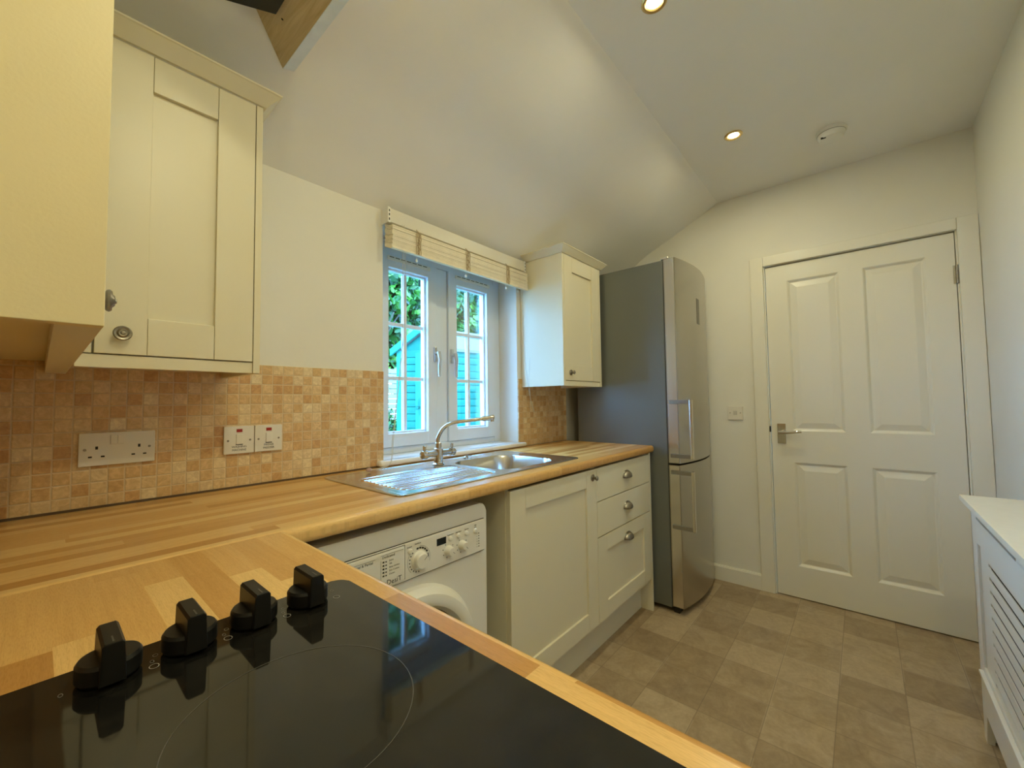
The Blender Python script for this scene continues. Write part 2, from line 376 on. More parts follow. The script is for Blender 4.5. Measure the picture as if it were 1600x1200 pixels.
# ---------------------------------------------------------------- window
YF = 1.645
wn_ = thing('window_1', '', '', ((WX0+WX1)/2, YF, WZ0), kind='structure')
def ring(bm, x0, x1, z0, z1, w, y0, y1, bev=0.003, wb=None, wt=None):
    wb = wb or w; wt = wt or w
    box(bm, x0, x0+w, y0, y1, z0, z1, bev); box(bm, x1-w, x1, y0, y1, z0, z1, bev)
    box(bm, x0+w, x1-w, y0, y1, z0, z0+wb, bev); box(bm, x0+w, x1-w, y0, y1, z1-wt, z1, bev)
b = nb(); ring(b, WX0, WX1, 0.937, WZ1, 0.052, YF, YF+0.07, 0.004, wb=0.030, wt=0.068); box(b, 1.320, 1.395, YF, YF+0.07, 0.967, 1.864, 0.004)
obj('window_frame', b, upvc_daylit, wn_)
for (cx0, cx1, gx0, gx1, hx) in ((0.984, 1.319, 1.040, 1.263, 1.303), (1.396, 1.750, 1.455, 1.685, 1.414)):
    b = nb()
    z0, z1, gz0, gz1 = 0.968, 1.863, 1.030, 1.800
    ys = YF-0.012
    box(b, cx0+.001, gx0, ys, YF+0.05, z0, z1, 0.004); box(b, gx1, cx1-.001, ys, YF+0.05, z0, z1, 0.004)
    box(b, gx0-.004, gx1+.004, ys+.0006, YF+0.05, z0, gz0, 0.004); box(b, gx0-.004, gx1+.004, ys+.0006, YF+0.05, gz1, z1, 0.004)
    # glazing bead
    ring(b, gx0-.002, gx1+.002, gz0-.002, gz1+.002, 0.011, YF+0.008, YF+0.03, 0.003)
    cs = obj('casement', b, upvc_daylit, wn_)
    b = nb(); box(b, gx0, gx1, YF+0.0300, YF+0.0340, gz0, gz1)
    obj('pane', b, glass_m, cs, smooth=False)
    b = nb(); xm = (gx0+gx1)/2
    for yy in (YF+0.021, YF+0.0345):
        box(b, xm-.009, xm+.009, yy, yy+.008, gz0+.008, gz1-.008, 0.0025)
        for k in (1, 2):
            zz = gz0+(gz1-gz0)*k/3; box(b, gx0+.008, gx1-.008, yy+.0005, yy+.0085, zz-.009, zz+.009, 0.0025)
    obj('glazing_bar', b, upvc_daylit, cs)
    b = nb(); box(b, cx0+.045, cx1-.045, ys-0.008, ys, 1.832, 1.852, 0.003)
    vt = obj('trickle_vent', b, app_white, cs)
    b = nb()
    for k in range(7):
        xx = cx0+.055+k*(cx1-cx0-.115)/7; box(b, xx, xx+(cx1-cx0-.115)/7-.008, ys-0.0086, ys-0.0075, 1.844, 1.8475)
    obj('vent_slots', b, dark_m, vt, smooth=False)
    b = nb(); box(b, hx-.009, hx+.009, ys-0.012, ys, 1.375, 1.450, 0.004)
    tube(b, [(hx, ys-.008, 1.418), (hx, ys-.034, 1.418)], 0.008); tube(b, [(hx, ys-.034, 1.424), (hx+.003, ys-.040, 1.385), (hx+.003, ys-.034, 1.345), (hx+.001, ys-.038, 1.300)], [0.010, 0.009, 0.0085, 0.0075])
    obj('window_handle', b, brushed('window_handle_steel', (0.6, 0.62, 0.66), 0.3), cs)
b = nb(); box(b, 0.899, 1.842, D-0.036, D-0.0005, 0.9125, 0.9365, 0.009, 3); box(b, WX0+.0005, WX1-.0005, D-0.02, YF+0.01, 0.9135, 0.9365)
obj('window_sill', b, sill_m, wn_)
# ---------------------------------------------------------------- worktops
def nose(y0, z0, z1, depth, r=0.014, s=1):
    """(y,z) profile with a rolled front at y0 reaching to y0+depth (s=1) """
    P = [(y0+s*depth, z0), (y0+s*r, z0)]
    for k in range(1, 6):
        a = PI/2*k/5; P.append((y0+s*(r-r*math.sin(a)), z0+r-r*math.cos(a)))
    for k in range(0, 6):
        a = PI/2*k/5; P.append((y0+s*(r-r*math.cos(a)), z1-r+r*math.sin(a)))
    P.append((y0+s*depth, z1)); return P
XE = 2.283; YW = D-0.6; XP = 0.3425
BX0, BX1, BY0, BY1 = 1.135, 1.505, 1.015, 1.36
b = nb()
prism(b, nose(YW, WB, WT, BY0-YW), 'x', XL+.001, XE)
box(b, XL+.001, BX0, BY0, D-.0105, WB, WT); box(b, BX1, XE, BY0, D-.0105, WB, WT); box(b, BX0, BX1, BY1, D-.0105, WB, WT)
tag(obj('kitchen_worktop', b, wood_x), 'long beech block worktop holding the sink under the window', 'worktop', 'beech worktops')
b = nb()
P = nose(XP, WB, WT, XP-XL-.008, s=-1)
prism(b, P, 'y', YR+.001, YW+.0005)
tag(obj('kitchen_worktop', b, wood_y), 'short beech block worktop in the foreground holding the black hob', 'worktop', 'beech worktops')
# ---------------------------------------------------------------- hob
hob = thing('ceramic_hob', 'black ceramic glass hob with four control knobs set in the foreground worktop', 'hob', (0.043, 0.295, WT))
b = nb(); prism(b, rrect(-0.213, 0.297, 0.008, 0.586, 0.018), 'z', WT, WT+0.006, 0.0015); obj('glass_top', b, hob_m, hob)
trm = simple('hob_print', (0.075, 0.072, 0.065), 0.3, var=0.1, vscale=60)
def ring_mark(name, cx, cy, r0, r1):
    bm = nb(); n = 72; z = WT+0.0062
    A = [bm.verts.new((cx+r0*math.cos(2*PI*k/n), cy+r0*math.sin(2*PI*k/n), z)) for k in range(n)]
    B = [bm.verts.new((cx+r1*math.cos(2*PI*k/n), cy+r1*math.sin(2*PI*k/n), z)) for k in range(n)]
    for k in range(n): bm.faces.new((A[k], A[(k+1) % n], B[(k+1) % n], B[k]))
    obj(name, bm, trm, hob, smooth=False)
for cx, cy, r in ((0.148, 0.362, 0.090), (-0.085, 0.385, 0.072), (0.148, 0.135, 0.072), (-0.085, 0.135, 0.090)): ring_mark('cooking_zone_ring', cx, cy, r, r+0.0008)
for i, kx in enumerate((0.050, 0.111, 0.171, 0.2315)):
    ky = 0.549; z = WT+.006
    b = nb(); lathe(b, [(0.0, 0.001), (0.021, 0.001), (0.0235, 0.004), (0.0235, 0.017), (0.0215, 0.020), (0, 0.020)], (kx, ky, z), (0, 0, 1), 32)
    prism(b, [(kx-.0092, z+.004), (kx+.0092, z+.004), (kx+.0080, z+.038), (kx+.0058, z+.0405), (kx-.0058, z+.0405), (kx-.0080, z+.038)], 'y', ky-.0285, ky+.025, 0.0015)
    kn = obj('control_knob', b, black_pl, hob)
    b = nb(); box(b, kx-.0006, kx+.0006, ky-.0255, ky-.012, z+.0403, z+.0408); obj('pointer_mark', b, trm, kn, smooth=False)
    n = 20
    for (cx, cy, rx, ry) in ((kx+.030, ky-.016, .004, .005), (kx-.031, ky-.005, .0016, .0032), (kx+.034, ky+.006, .0022, .003)):
        b = nb()
        for k in range(n):
            a0, a1 = 2*PI*k/n, 2*PI*(k+1)/n
            b.faces.new([b.verts.new((cx+f*rx*math.cos(a), cy+f*ry*math.sin(a), z+.0003)) for a, f in ((a0, 1), (a1, 1), (a1, .82), (a0, .82))])
        obj('dial_print', b, grey_ink, hob, smooth=False)
# ---------------------------------------------------------------- sink
def sd(x, y, x0, x1, y0, y1, r):
    qx = abs(x-(x0+x1)/2)-(x1-x0)/2+r; qy = abs(y-(y0+y1)/2)-(y1-y0)/2+r
    return min(max(qx, qy), 0)+math.hypot(max(qx, 0), max(qy, 0))-r
sk = thing('inset_sink', 'stainless steel sink with ribbed drainer set in the worktop below the window', 'sink', (1.13, 1.2, WT))
SX0, SX1, SY0, SY1 = 0.652, 1.603, 0.972, 1.445
b = nb(); nx, ny = 272, 136; grid = {}
def ss(a, b_, t):
    t = max(0, min(1, (t-a)/(b_-a))); return t*t*(3-2*t)
for i in range(nx+1):
    for j in range(ny+1):
        x = SX0+(SX1-SX0)*i/nx; y = SY0+(SY1-SY0)*j/ny
        d = sd(x, y, SX0, SX1, SY0, SY1, 0.028)
        if d > 0.0005: continue
        z = WT+0.0045-0.0030*ss(-0.004, 0, d)
        z -= 0.0020*ss(-0.016, -0.024, d)
        db = sd(x, y, 1.141, 1.499, 1.020, 1.352, 0.085)
        if db < 0: z -= 0.155*ss(0.0, -0.034, db)+0.006*ss(-.03, -.16, db)
        dd = sd(x, y, 0.700, 1.112, 1.015, 1.318, 0.05)
        if dd < 0:
            k = ss(0.0, -0.010, dd); z -= 0.0030*k
            k2 = ss(-0.010, -0.022, dd); ph = (y-1.015)/0.0235*2*PI
            z += 0.0030*k2*max(0, math.sin(ph))**1.4
        grid[i, j] = b.verts.new((x, y, z))
for i in range(nx):
    for j in range(ny):
        q = [grid.get(k) for k in ((i, j), (i+1, j), (i+1, j+1), (i, j+1))]
        q = [v for v in q if v]
        if len(q) >= 3: b.faces.new(q)
so_ = obj('sink_bowl_and_drainer', b, steel, sk)
for p in so_.data.polygons: p.use_smooth = True
b = nb(); lathe(b, [(0, 0.0), (0.030, 0.0), (0.038, 0.003), (0.042, 0.0025), (0.043, 0.0)], (1.32, 1.19, WT-0.156), (0, 0, 1)); obj('waste', b, chrome, sk)
b = nb(); lathe(b, [(0, 0), (0.012, 0), (0.012, 0.004), (0.006, 0.009), (0, 0.009)], (1.30, 1.405, WT+.002), (0, 0, 1)); tube(b, [(1.30, 1.405, WT+.012), (1.315, 1.40, WT+.010), (1.33, 1.398, WT+.008)], 0.003, 8)
obj('plug_chain_fixing', b, chrome, sk)
tp = thing('mixer_tap', 'chrome two handled mixer tap with curved spout behind the sink', 'tap', (1.090, 1.341, WT+.004))
z0 = WT+.004
b = nb(); lathe(b, [(0, 0), (0.0245, 0), (0.025, 0.004), (0.020, 0.007), (0.0185, 0.012), (0.0185, 0.062), (0.016, 0.066), (0.0125, 0.068), (0.0125, 0.088), (0.0105, 0.091), (0, 0.091)], (1.088, 1.341, z0), (0, 0, 1))
tube(b, [(1.020, 1.341, z0+.046), (1.156, 1.341, z0+.046)], 0.0135, 20); obj('tap_body', b, chrome, tp)
S = [(1.087, 1.341, 0.995), (1.084, 1.340, 1.020), (1.096, 1.330, 1.053), (1.115, 1.320, 1.073), (1.142, 1.300, 1.085), (1.177, 1.270, 1.091), (1.212, 1.240, 1.096), (1.235, 1.221, 1.0995)]
def catmull(P, m=5):
    P = [Vector(p) for p in P]; out = []
    for i in range(len(P)-1):
        p0, p1, p2, p3 = P[max(i-1, 0)], P[i], P[i+1], P[min(i+2, len(P)-1)]
        for k in range(m):
            t = k/m; out.append(0.5*((2*p1)+(-p0+p2)*t+(2*p0-5*p1+4*p2-p3)*t*t+(-p0+3*p1-3*p2+p3)*t**3))
    return out+[P[-1]]
b = nb(); tube(b, catmull(S), 0.0078, 16); obj('spout', b, chrome, tp)
b = nb(); tube(b, [(1.228, 1.227, 1.0985), (1.232, 1.2235, 1.099), (1.262, 1.199, 1.1035), (1.268, 1.194, 1.104), (1.270, 1.1925, 1.104)], [0.0085, 0.0112, 0.0112, 0.0105, 0.006], 18)
tube(b, [(1.262, 1.199, 1.100), (1.2625, 1.1988, 1.086)], 0.0085, 14); obj('spout_nozzle', b, chrome, tp)
for sx in (-1, 1):
    b = nb(); xx = 1.088+sx*0.062
    lathe(b, [(0, 0), (0.0175, 0.0), (0.0185, 0.003), (0.0185, 0.016), (0.016, 0.021), (0.008, 0.024), (0, 0.0245)], (xx, 1.341, z0+.046), (sx, 0, 0), 24)
    box(b, xx+sx*.010-.004, xx+sx*.010+.004, 1.3335, 1.3485, z0+.058, z0+.082, 0.003); obj('tap_handle', b, chrome, tp)
# ---------------------------------------------------------------- joinery: shaker fronts etc (facing -y)
def shaker(bm, x0, x1, z0, z1, y, t=0.020, rail=0.085, rec=0.0095, stile=None):
    st = stile or rail
    box(bm, x0+.0006, x1-.0006, y+rec, y+t, z0+.0006, z1-.0006)
    box(bm, x0, x0+st, y, y+rec+.001, z0, z1, 0.0012); box(bm, x1-st, x1, y, y+rec+.001, z0, z1, 0.0012)
    box(bm, x0+st+.0004, x1-st-.0004, y+.0003, y+rec+.001, z0, z0+rail, 0.0022); box(bm, x0+st+.0004, x1-st-.0004, y+.0003, y+rec+.001, z1-rail, z1, 0.0022)
    return bm
def round_knob(parent, x, y, z, d, s=1.0):
    b = nb(); lathe(b, [(0, 0), (0.0155*s, 0), (0.0160*s, 0.002), (0.0135*s, 0.0042), (0.0115*s, 0.0035), (0.006*s, 0.006), (0.0055*s, 0.014), (0.0095*s, 0.018), (0.0115*s, 0.022), (0.0085*s, 0.0255), (0.0035*s, 0.0262), (0.003*s, 0.028), (0, 0.0285)], (x, y, z), d, 24)
    return obj('knob', b, pewter, parent)
def wide_knob(parent, x, y, z, d):
    b = nb(); lathe(b, [(0, 0), (0.009, 0), (0.0065, 0.004), (0.006, 0.012), (0.010, 0.0145), (0.0148, 0.018), (0.0157, 0.0205), (0.0138, 0.0230), (0.0098, 0.0222), (0.0088, 0.0245), (0.0068, 0.0262), (0.0042, 0.0260), (0.003, 0.028), (0, 0.0285)], (x, y, z), d, 28)
    return obj('knob', b, pewter, parent)
def cup_handle(parent, x, y, z):
    b = nb(); W, H, Dp = 0.040, 0.030, 0.024; n = 14; rows = 7; vs = []
    for j in range(rows+1):
        t = PI/2*j/rows; row = []
        for k in range(n+1):
            a = PI*k/n
            row.append(b.verts.new((x-W*math.cos(a)*math.cos(t*0.0)*(1 if j == 0 else math.cos(t*0.98)**0.6), y-Dp*math.sin(t), z-0.012+H*math.sin(a)*math.cos(t)**0.6 if j < rows else z-0.012)))
        vs.append(row)
    for j in range(rows):
        for k in range(n): b.faces.new((vs[j][k], vs[j][k+1], vs[j+1][k+1], vs[j+1][k]))
    bmesh.ops.remove_doubles(b, verts=b.verts[:], dist=1e-5)
    rim = [(x-W*math.cos(PI*k/16)*1.04, y-.002, z-0.012+H*math.sin(PI*k/16)*1.06) for k in range(17)]; tube(b, rim, 0.0022, 8)
    tube(b, [(x-W, y-.001, z-.012), (x-W*.55, y-Dp*.85, z-.0135), (x, y-Dp, z-.014), (x+W*.55, y-Dp*.85, z-.0135), (x+W, y-.001, z-.012)], 0.0018, 8)
    o = obj('cup_handle', b, pewter, parent); md = o.modifiers.new('thickness', 'SOLIDIFY'); md.thickness = 0.0012
    return o
# base units
FY = 0.923
bc = thing('base_cabinet', 'cream base cabinet with one wide shaker door beside the washing machine', 'cabinet', (1.353, 1.2, 0))
b = nb(); box(b, 1.054, 1.072, FY+.021, D-.06, 0.0, WB-.001); box(b, 1.633, 1.651, FY+.021, D-.06, 0.15, WB-.001); box(b, 1.072, 1.633, FY+.021, D-.06, 0.15, 0.168); box(b, 1.072, 1.633, D-.07, D-.06, 0.168, WB-.001)
obj('carcass', b, cream_m, bc, smooth=False)
b = shaker(nb(), 1.056, 1.6505, 0.177, 0.862, FY, rail=0.075, stile=0.085); dd = obj('door', b, cream_m, bc); round_knob(dd, 1.617, FY, 0.826, (0, -1, 0))
dc = thing('drawer_cabinet', 'cream base cabinet with three drawers next to the fridge freezer', 'cabinet', (1.95, 1.2, 0))
b = nb(); box(b, 1.653, 1.671, FY+.021, D-.06, 0.15, WB-.001); box(b, 2.227, 2.245, FY+.021, D-.06, 0.15, WB-.001); box(b, 1.671, 2.227, FY+.021, D-.06, 0.15, 0.168); box(b, 1.671, 2.227, D-.07, D-.06, 0.168, WB-.001)
obj('carcass', b, cream_m, dc, smooth=False)
for z0_, z1_, kz, sh in ((0.713, 0.862, 0.795, 0), (0.553, 0.709, 0.640, 0), (0.177, 0.549, 0.488, 1)):
    b = nb()
    if sh: shaker(b, 1.6535, 2.2435, z0_, z1_, FY, rail=0.072, stile=0.085)
    else: box(b, 1.6535, 2.2435, FY, FY+.020, z0_, z1_, 0.0015)
    q = obj('drawer', b, cream_m, dc); cup_handle(q, 1.957, FY, kz)
tag(obj('end_panel', box(nb(), 2.2465, 2.266, FY, D-.06, 0.0, WB-.001, 0.001), cream_m, smooth=False), 'cream end panel reaching the floor between drawers and fridge', 'panel')
tag(obj('plinth', box(nb(), 1.074, 2.245, 0.990, 1.006, 0.001, 0.149), cream_m, smooth=False), 'cream plinth board along the floor below door and drawers', 'plinth')
hc = thing('base_cabinet', 'cream base cabinet under the hob in the foreground', 'cabinet', (0.03, 0.2, 0))
b = nb(); box(b, XL+.002, XP-.045, YR+.003, FY-.06, 0.15, WB-.012); box(b, XL+.002, XP-.09, YR+.003, FY-.06, 0.001, 0.15); obj('carcass', b, cream_m, hc, smooth=False)
for y0_, y1_ in ((-0.44, 0.0), (0.004, 0.43), (0.434, 0.86)):
    b = shaker(nb(), y0_, y1_, 0.16, WB-.014, 0.0, rail=0.075); bmesh.ops.transform(b, matrix=Matrix(((0, -1, 0, XP-.022), (1, 0, 0, 0), (0, 0, 1, 0), (0, 0, 0, 1))), verts=b.verts[:]); q = obj('door', b, cream_m, hc)
# ---------------------------------------------------------------- washing machine
WY = 0.932; m0, m1 = 0.360, 0.955
wm = thing('washing_machine', 'white front loading washing machine under the worktop', 'washing machine', (0.657, 1.2, 0))
b = nb(); pr = [(m0, 0.012)]+[(m1, 0.012)]
pr = [(m0, 0.012), (m1, 0.012)]
for k in range(7): a = PI/2*k/6; pr.append((m1-0.028+0.028*math.cos(a), 0.847-0.028+0.028*math.sin(a)))
for k in range(7): a = PI/2+PI/2*k/6; pr.append((m0+0.028+0.028*math.cos(a), 0.847-0.028+0.028*math.sin(a)))
prism(b, pr, 'y', WY+.006, 1.46, 0.004); obj('cabinet_body', b, app_white, wm)
b = nb(); box(b, m0+.012, m1-.014, WY-.001, WY+.008, 0.700, 0.797, 0.003); fas = obj('control_fascia', b, app_white, wm)
b = nb(); box(b, m0+.016, 0.640, WY-.004, WY+.004, 0.704, 0.794, 0.006); dw = obj('detergent_drawer', b, app_white, wm)
b = nb(); box(b, m0+.012, m1-.014, WY+.003, WY+.007, 0.7972, 0.7982); box(b, m0+.012, m1-.014, WY+.003, WY+.007, 0.698, 0.6992); box(b, 0.6405, 0.6413, WY-.0015, WY, 0.706, 0.795); box(b, m0+.012, 0.641, WY-.0015, WY, 0.7943, 0.7953)
obj('panel_gap', b, dark_m, wm, smooth=False)
yk = WY-.001
def wm_knob(x, z, r, ang):
    b = nb(); lathe(b, [(0, 0), (r, 0), (r, .003), (r*.88, .006), (r*.84, .016), (r*.74, .019), (0, .0195)], (x, yk, z), (0, -1, 0), 32)
    o = obj('dial', b, app_white, wm); b = nb(); box(b, x-.0006, x+.0006, yk-.0201, yk-.0195, z+r*.2, z+r*.8)
    bmesh.ops.rotate(b, cent=(x, yk, z), matrix=Matrix.Rotation(ang, 3, 'Y'), verts=b.verts[:]); obj('pointer', b, grey_ink, o, smooth=False)
wm_knob(0.686, 0.743, 0.0245, 0.9); wm_knob(0.789, 0.739, 0.0145, 2.2); wm_knob(0.842, 0.7405, 0.0145, 2.4)
b = nb()
def arc(bm, cx, cz, r0, r1, a0, a1, n=10, y=None):
    y = y or yk-.0004
    for k in range(n):
        t0, t1 = math.radians(a0+(a1-a0)*k/n), math.radians(a0+(a1-a0)*(k+1)/n)
        bm.faces.new([bm.verts.new((cx+r*math.cos(t), y, cz+r*math.sin(t))) for r, t in ((r0, t0), (r1, t0), (r1, t1), (r0, t1))])
for k in range(5): arc(b, 0.686, 0.743, .029, .034, 105-k*16, 105-k*16-13, 3)
arc(b, 0.686, 0.743, .030, .033, 20, -22, 6); arc(b, 0.686, 0.743, .0365, .0372, 85, -20, 16); arc(b, 0.686, 0.743, .0365, .0372, 120, 225, 16)
for k in range(9): a = 132+k*17; arc(b, 0.686, 0.743, .029, .0325, a-3, a+3, 2)
obj('dial_marks', b, ink_m, wm, smooth=False)
for cx in (0.789, 0.842):
    b = nb()
    for k in range(7): a = -60-k*45+90; arc(b, cx, 0.740, .0185, .0215, a-4, a+4, 2)
    obj('dial_marks', b, ink_m, wm, smooth=False)
b = nb()
for k in range(6): box(b, 0.905, 0.9065, yk-.0006, yk, 0.757-k*.008, 0.7585-k*.008); box(b, 0.912, 0.9155, yk-.0006, yk, 0.7565-k*.008, 0.759-k*.008)
obj('indicator_marks', b, ink_m, wm, smooth=False)
b = nb(); box(b, 0.747, 0.781, yk-.001, yk, 0.762, 0.7815, 0.0004); obj('display', b, simple('display_black', (0.006, 0.01, 0.018), 0.1, var=0.1), wm, smooth=False)
for x_, z_ in ((0.797, 0.771), (0.829, 0.771), (0.861, 0.771), (0.8985, 0.769), (0.657, 0.7735)):
    b = nb(); lathe(b, [(0, 0), (.0075, 0), (.0070, .003), (.0045, .0048), (0, .005)], (x_, yk, z_), (0, -1, 0), 20); obj('push_button', b, app_white, wm)
for s_, x_, z_, sz, al, mt_ in (('Special & Partial', 0.490, 0.777, .0088, 'LEFT', ink_m), ('Rinse', 0.502, 0.765, .0066, 'LEFT', grey_ink), ('Spin/Drain', 0.502, 0.755, .0066, 'LEFT', grey_ink), ('Drain', 0.502, 0.745, .0066, 'LEFT', grey_ink),
        ('Dedicated', 0.572, 0.781, .0088, 'LEFT', ink_m), ('Jeans', 0.592, 0.770, .0064, 'LEFT', grey_ink), ('Silk', 0.592, 0.7615, .0064, 'LEFT', grey_ink), ('Baby clothes', 0.592, 0.753, .0060, 'LEFT', grey_ink), ('Eco Cotton', 0.592, 0.7445, .0062, 'LEFT', grey_ink), ('Duvet', 0.592, 0.736, .0064, 'LEFT', grey_ink)):
    text('panel_lettering', s_, sz, M_my(x_, WY-.0042, z_), mt_, dw, al)
text('brand_lettering', 'inDesiT', .0185, M_my(0.6000, WY-.0042, 0.7155), ink_m, dw)
b = nb()
for k in range(5):
    box(b, 0.573, 0.578, WY-.0045, WY-.004, 0.7675-k*.0085, 0.7715-k*.0085); box(b, 0.581, 0.585, WY-.0045, WY-.004, 0.7675-k*.0085, 0.7705-k*.0085)
box(b, 0.568, 0.5685, WY-.0045, WY-.004, 0.728, 0.775); box(b, 0.568, 0.634, WY-.0045, WY-.004, 0.7865, 0.787); box(b, 0.487, 0.553, WY-.0045, WY-.004, 0.7825, 0.783); box(b, 0.493, 0.496, WY-.0045, WY-.004, 0.763, 0.767)
obj('symbol_print', b, ink_m, dw, smooth=False)
for s_, x_, z_ in (('ON/OFF', 0.655, 0.7845), ('Start/Pause', 0.682, 0.7880), ('Temperature', 0.797, 0.7825), ('Extra Rinse', 0.829, 0.7825), ('Easy Iron', 0.862, 0.7830), ('Child', 0.8985, 0.7860), ('Lock', 0.8985, 0.7805)):
    text('panel_lettering', s_, .0045, M_my(x_, yk-.0006, z_), ink_m, wm)
b = nb(); cx, cz = 0.657, 0.443
lathe(b, [(0.233, 0.0), (0.233, .004), (0.226, .010), (0.222, .024), (0.214, .034), (0.196, .038), (0.184, .034), (0.176, .022), (0.170, .006), (0.168, 0)], (cx, WY+.006, cz), (0, -1, 0), 72)
pd = obj('porthole_door', b, app_white, wm)
b = nb(); lathe(b, [(0.1765, 0.014), (0.15, 0.016), (0.10, 0.020), (0, 0.024)], (cx, WY+.006, cz), (0, -1, 0), 48); obj('porthole_glass', b, simple('smoked_glass', (0.10, 0.085, 0.07), 0.12, var=0.05), pd)
b = nb(); box(b, cx+.168, cx+.205, WY-.036, WY-.026, cz-.05, cz+.05, .004); obj('door_catch', b, app_white, pd)
for fx in (m0+.05, m1-.05):
    for fy in (WY+.06, 1.40):
        b = nb(); lathe(b, [(0, 0), (.02, 0), (.02, .01), (.01, .014), (0, .014)], (fx, fy, 0), (0, 0, 1), 16); obj('foot', b, black_pl, wm)
# ---------------------------------------------------------------- wall cabinets
YC = D-0.2969; ZB, ZT = 1.253, 1.987
def cornice(bm, x0, x1, yf, left=True, right=True, ywall=1.470):
    e = 0.036; h = 0.036
    prof = [(0.0, 0.0), (0.006, 0.0), (e-.003, h-.006), (e, h-.004), (e, h), (0.0, h)]
    # build as sweep with mitres around front and returns
    path = []
    if left: path += [((x0, ywall), (-1, 0))]
    path += [((x0, yf), (-1, -1) if left else (0, -1)), ((x1, yf), (1, -1) if right else (0, -1))]
    if right: path += [((x1, ywall), (1, 0))]
    rings = [[bm.verts.new((px+nx_*d, py+ny_*d, ZT-.007+h_)) for d, h_ in prof] for (px, py), (nx_, ny_) in path]
    for a, c in zip(rings, rings[1:]):
        for k in range(len(prof)): bm.faces.new((a[k], a[(k+1) % len(prof)], c[(k+1) % len(prof)], c[k]))
    bm.faces.new(rings[0]); bm.faces.new(rings[-1]); return bm
# left of window
X0, X1 = 0.0455, 0.3818
c1 = thing('wall_cabinet', 'cream wall cabinet with shaker door and round knob between corner cabinet and window', 'cabinet', (0.22, 1.36, ZB))
b = nb(); box(b, X0, X1-.0155, YC+.021, D-.003, ZB+.028, ZT-.008); box(b, X1-.0155, X1, YC, D-.003, ZB, ZT-.007, 0.0008)
obj('carcass', b, cream_m, c1, smooth=False)
b = shaker(nb(), 0.073, 0.3645, 1.283, 1.978, YC, rail=0.084, stile=0.083); q = obj('door', b, cream_m, c1)
wide_knob(q, 0.114, YC, 1.326, (0, -1, 0))
b = nb(); box(b, X0, X1-.016, YC+.004, YC+.022, ZB, ZB+.0275, 0.001); obj('light_pelmet', b, cream_m, c1)
b = cornice(nb(), X0, X1, YC, left=False); obj('cornice', b, cream_m, c1, smooth=False)
b = nb(); box(b, X0, 0.0695, YC+.004, YC+.02, 1.283, 1.978); obj('filler_strip', b, cream_m, c1, smooth=False)
# corner one on the left wall, its side panel faces the camera
YS = 0.5955
c0 = thing('wall_cabinet', 'pale yellow side panel cabinet on the left wall nearest the camera', 'cabinet', (-0.1, 1.0, ZB))
b = nb(); box(b, XL+.002, 0.043, YS, YS+.018, ZB, ZT-.007, 0.0008); box(b, XL+.002, 0.011, YS+.0182, D-.003, ZB+.030, ZT-.008)
obj('carcass', b, cream_side, c0, smooth=False)
b = nb(); M = Matrix(((0, -1, 0, 0.041), (1, 0, 0, 0), (0, 0, 1, 0), (0, 0, 0, 1)))
shaker(b, YS+.019, 1.165, 1.283, 1.978, 0.0, rail=0.084); bmesh.ops.transform(b, matrix=M, verts=b.verts[:]); q = obj('door', b, cream_m, c0); wide_knob(q, 0.041, 0.795, 1.318, (1, 0, 0))
b = nb(); box(b, 0.008, 0.043, YS+.0185, D-.003, ZB, ZB+.0285, 0.001); obj('light_pelmet', b, cream_m, c0)
b = nb(); e, h = 0.036, 0.036; prof = [(0.0, 0.0), (0.006, 0.0), (e-.003, h-.006), (e, h-.004), (e, h), (0.0, h)]
path = [((XL+.002, YS), (0, -1)), ((0.043, YS), (1, -1)), ((0.043, YC-.037), (1, 0))]
rings = [[b.verts.new((px+nx_*d, py+ny_*d, ZT-.007+h_)) for d, h_ in prof] for (px, py), (nx_, ny_) in path]
for a, c in zip(rings, rings[1:]):
    for k in range(6): b.faces.new((a[k], a[(k+1) % 6], c[(k+1) % 6], c[k]))
b.faces.new(rings[0]); b.faces.new(rings[-1]); obj('cornice', b, cream_m, c0, smooth=False)
# right of window
X0, X1 = 1.8384, 2.2596
c2 = thing('wall_cabinet', 'small cream wall cabinet between the window and the fridge freezer', 'cabinet', (2.05, 1.36, ZB))
b = nb(); box(b, X0, X0+.018, YC, D-.003, ZB, ZT-.007, 0.0008); box(b, X0+.018, X1-.018, YC+.021, D-.003, ZB+.030, ZT-.008); box(b, X1-.018, X1, YC, D-.003, ZB, ZT-.007, .0008)
obj('carcass', b, cream_m, c2, smooth=False)
b = shaker(nb(), X0+.020, X1-.020, 1.283, 1.978, YC, rail=0.084, stile=0.083); q = obj('door', b, cream_m, c2); round_knob(q, 1.910, YC, 1.326, (0, -1, 0))
b = nb(); box(b, X0+.0185, X1-.0185, YC+.004, YC+.022, ZB, ZB+.0275, 0.001); obj('light_pelmet', b, cream_m, c2)
b = cornice(nb(), X0, X1, YC); obj('cornice', b, cream_m, c2, smooth=False)
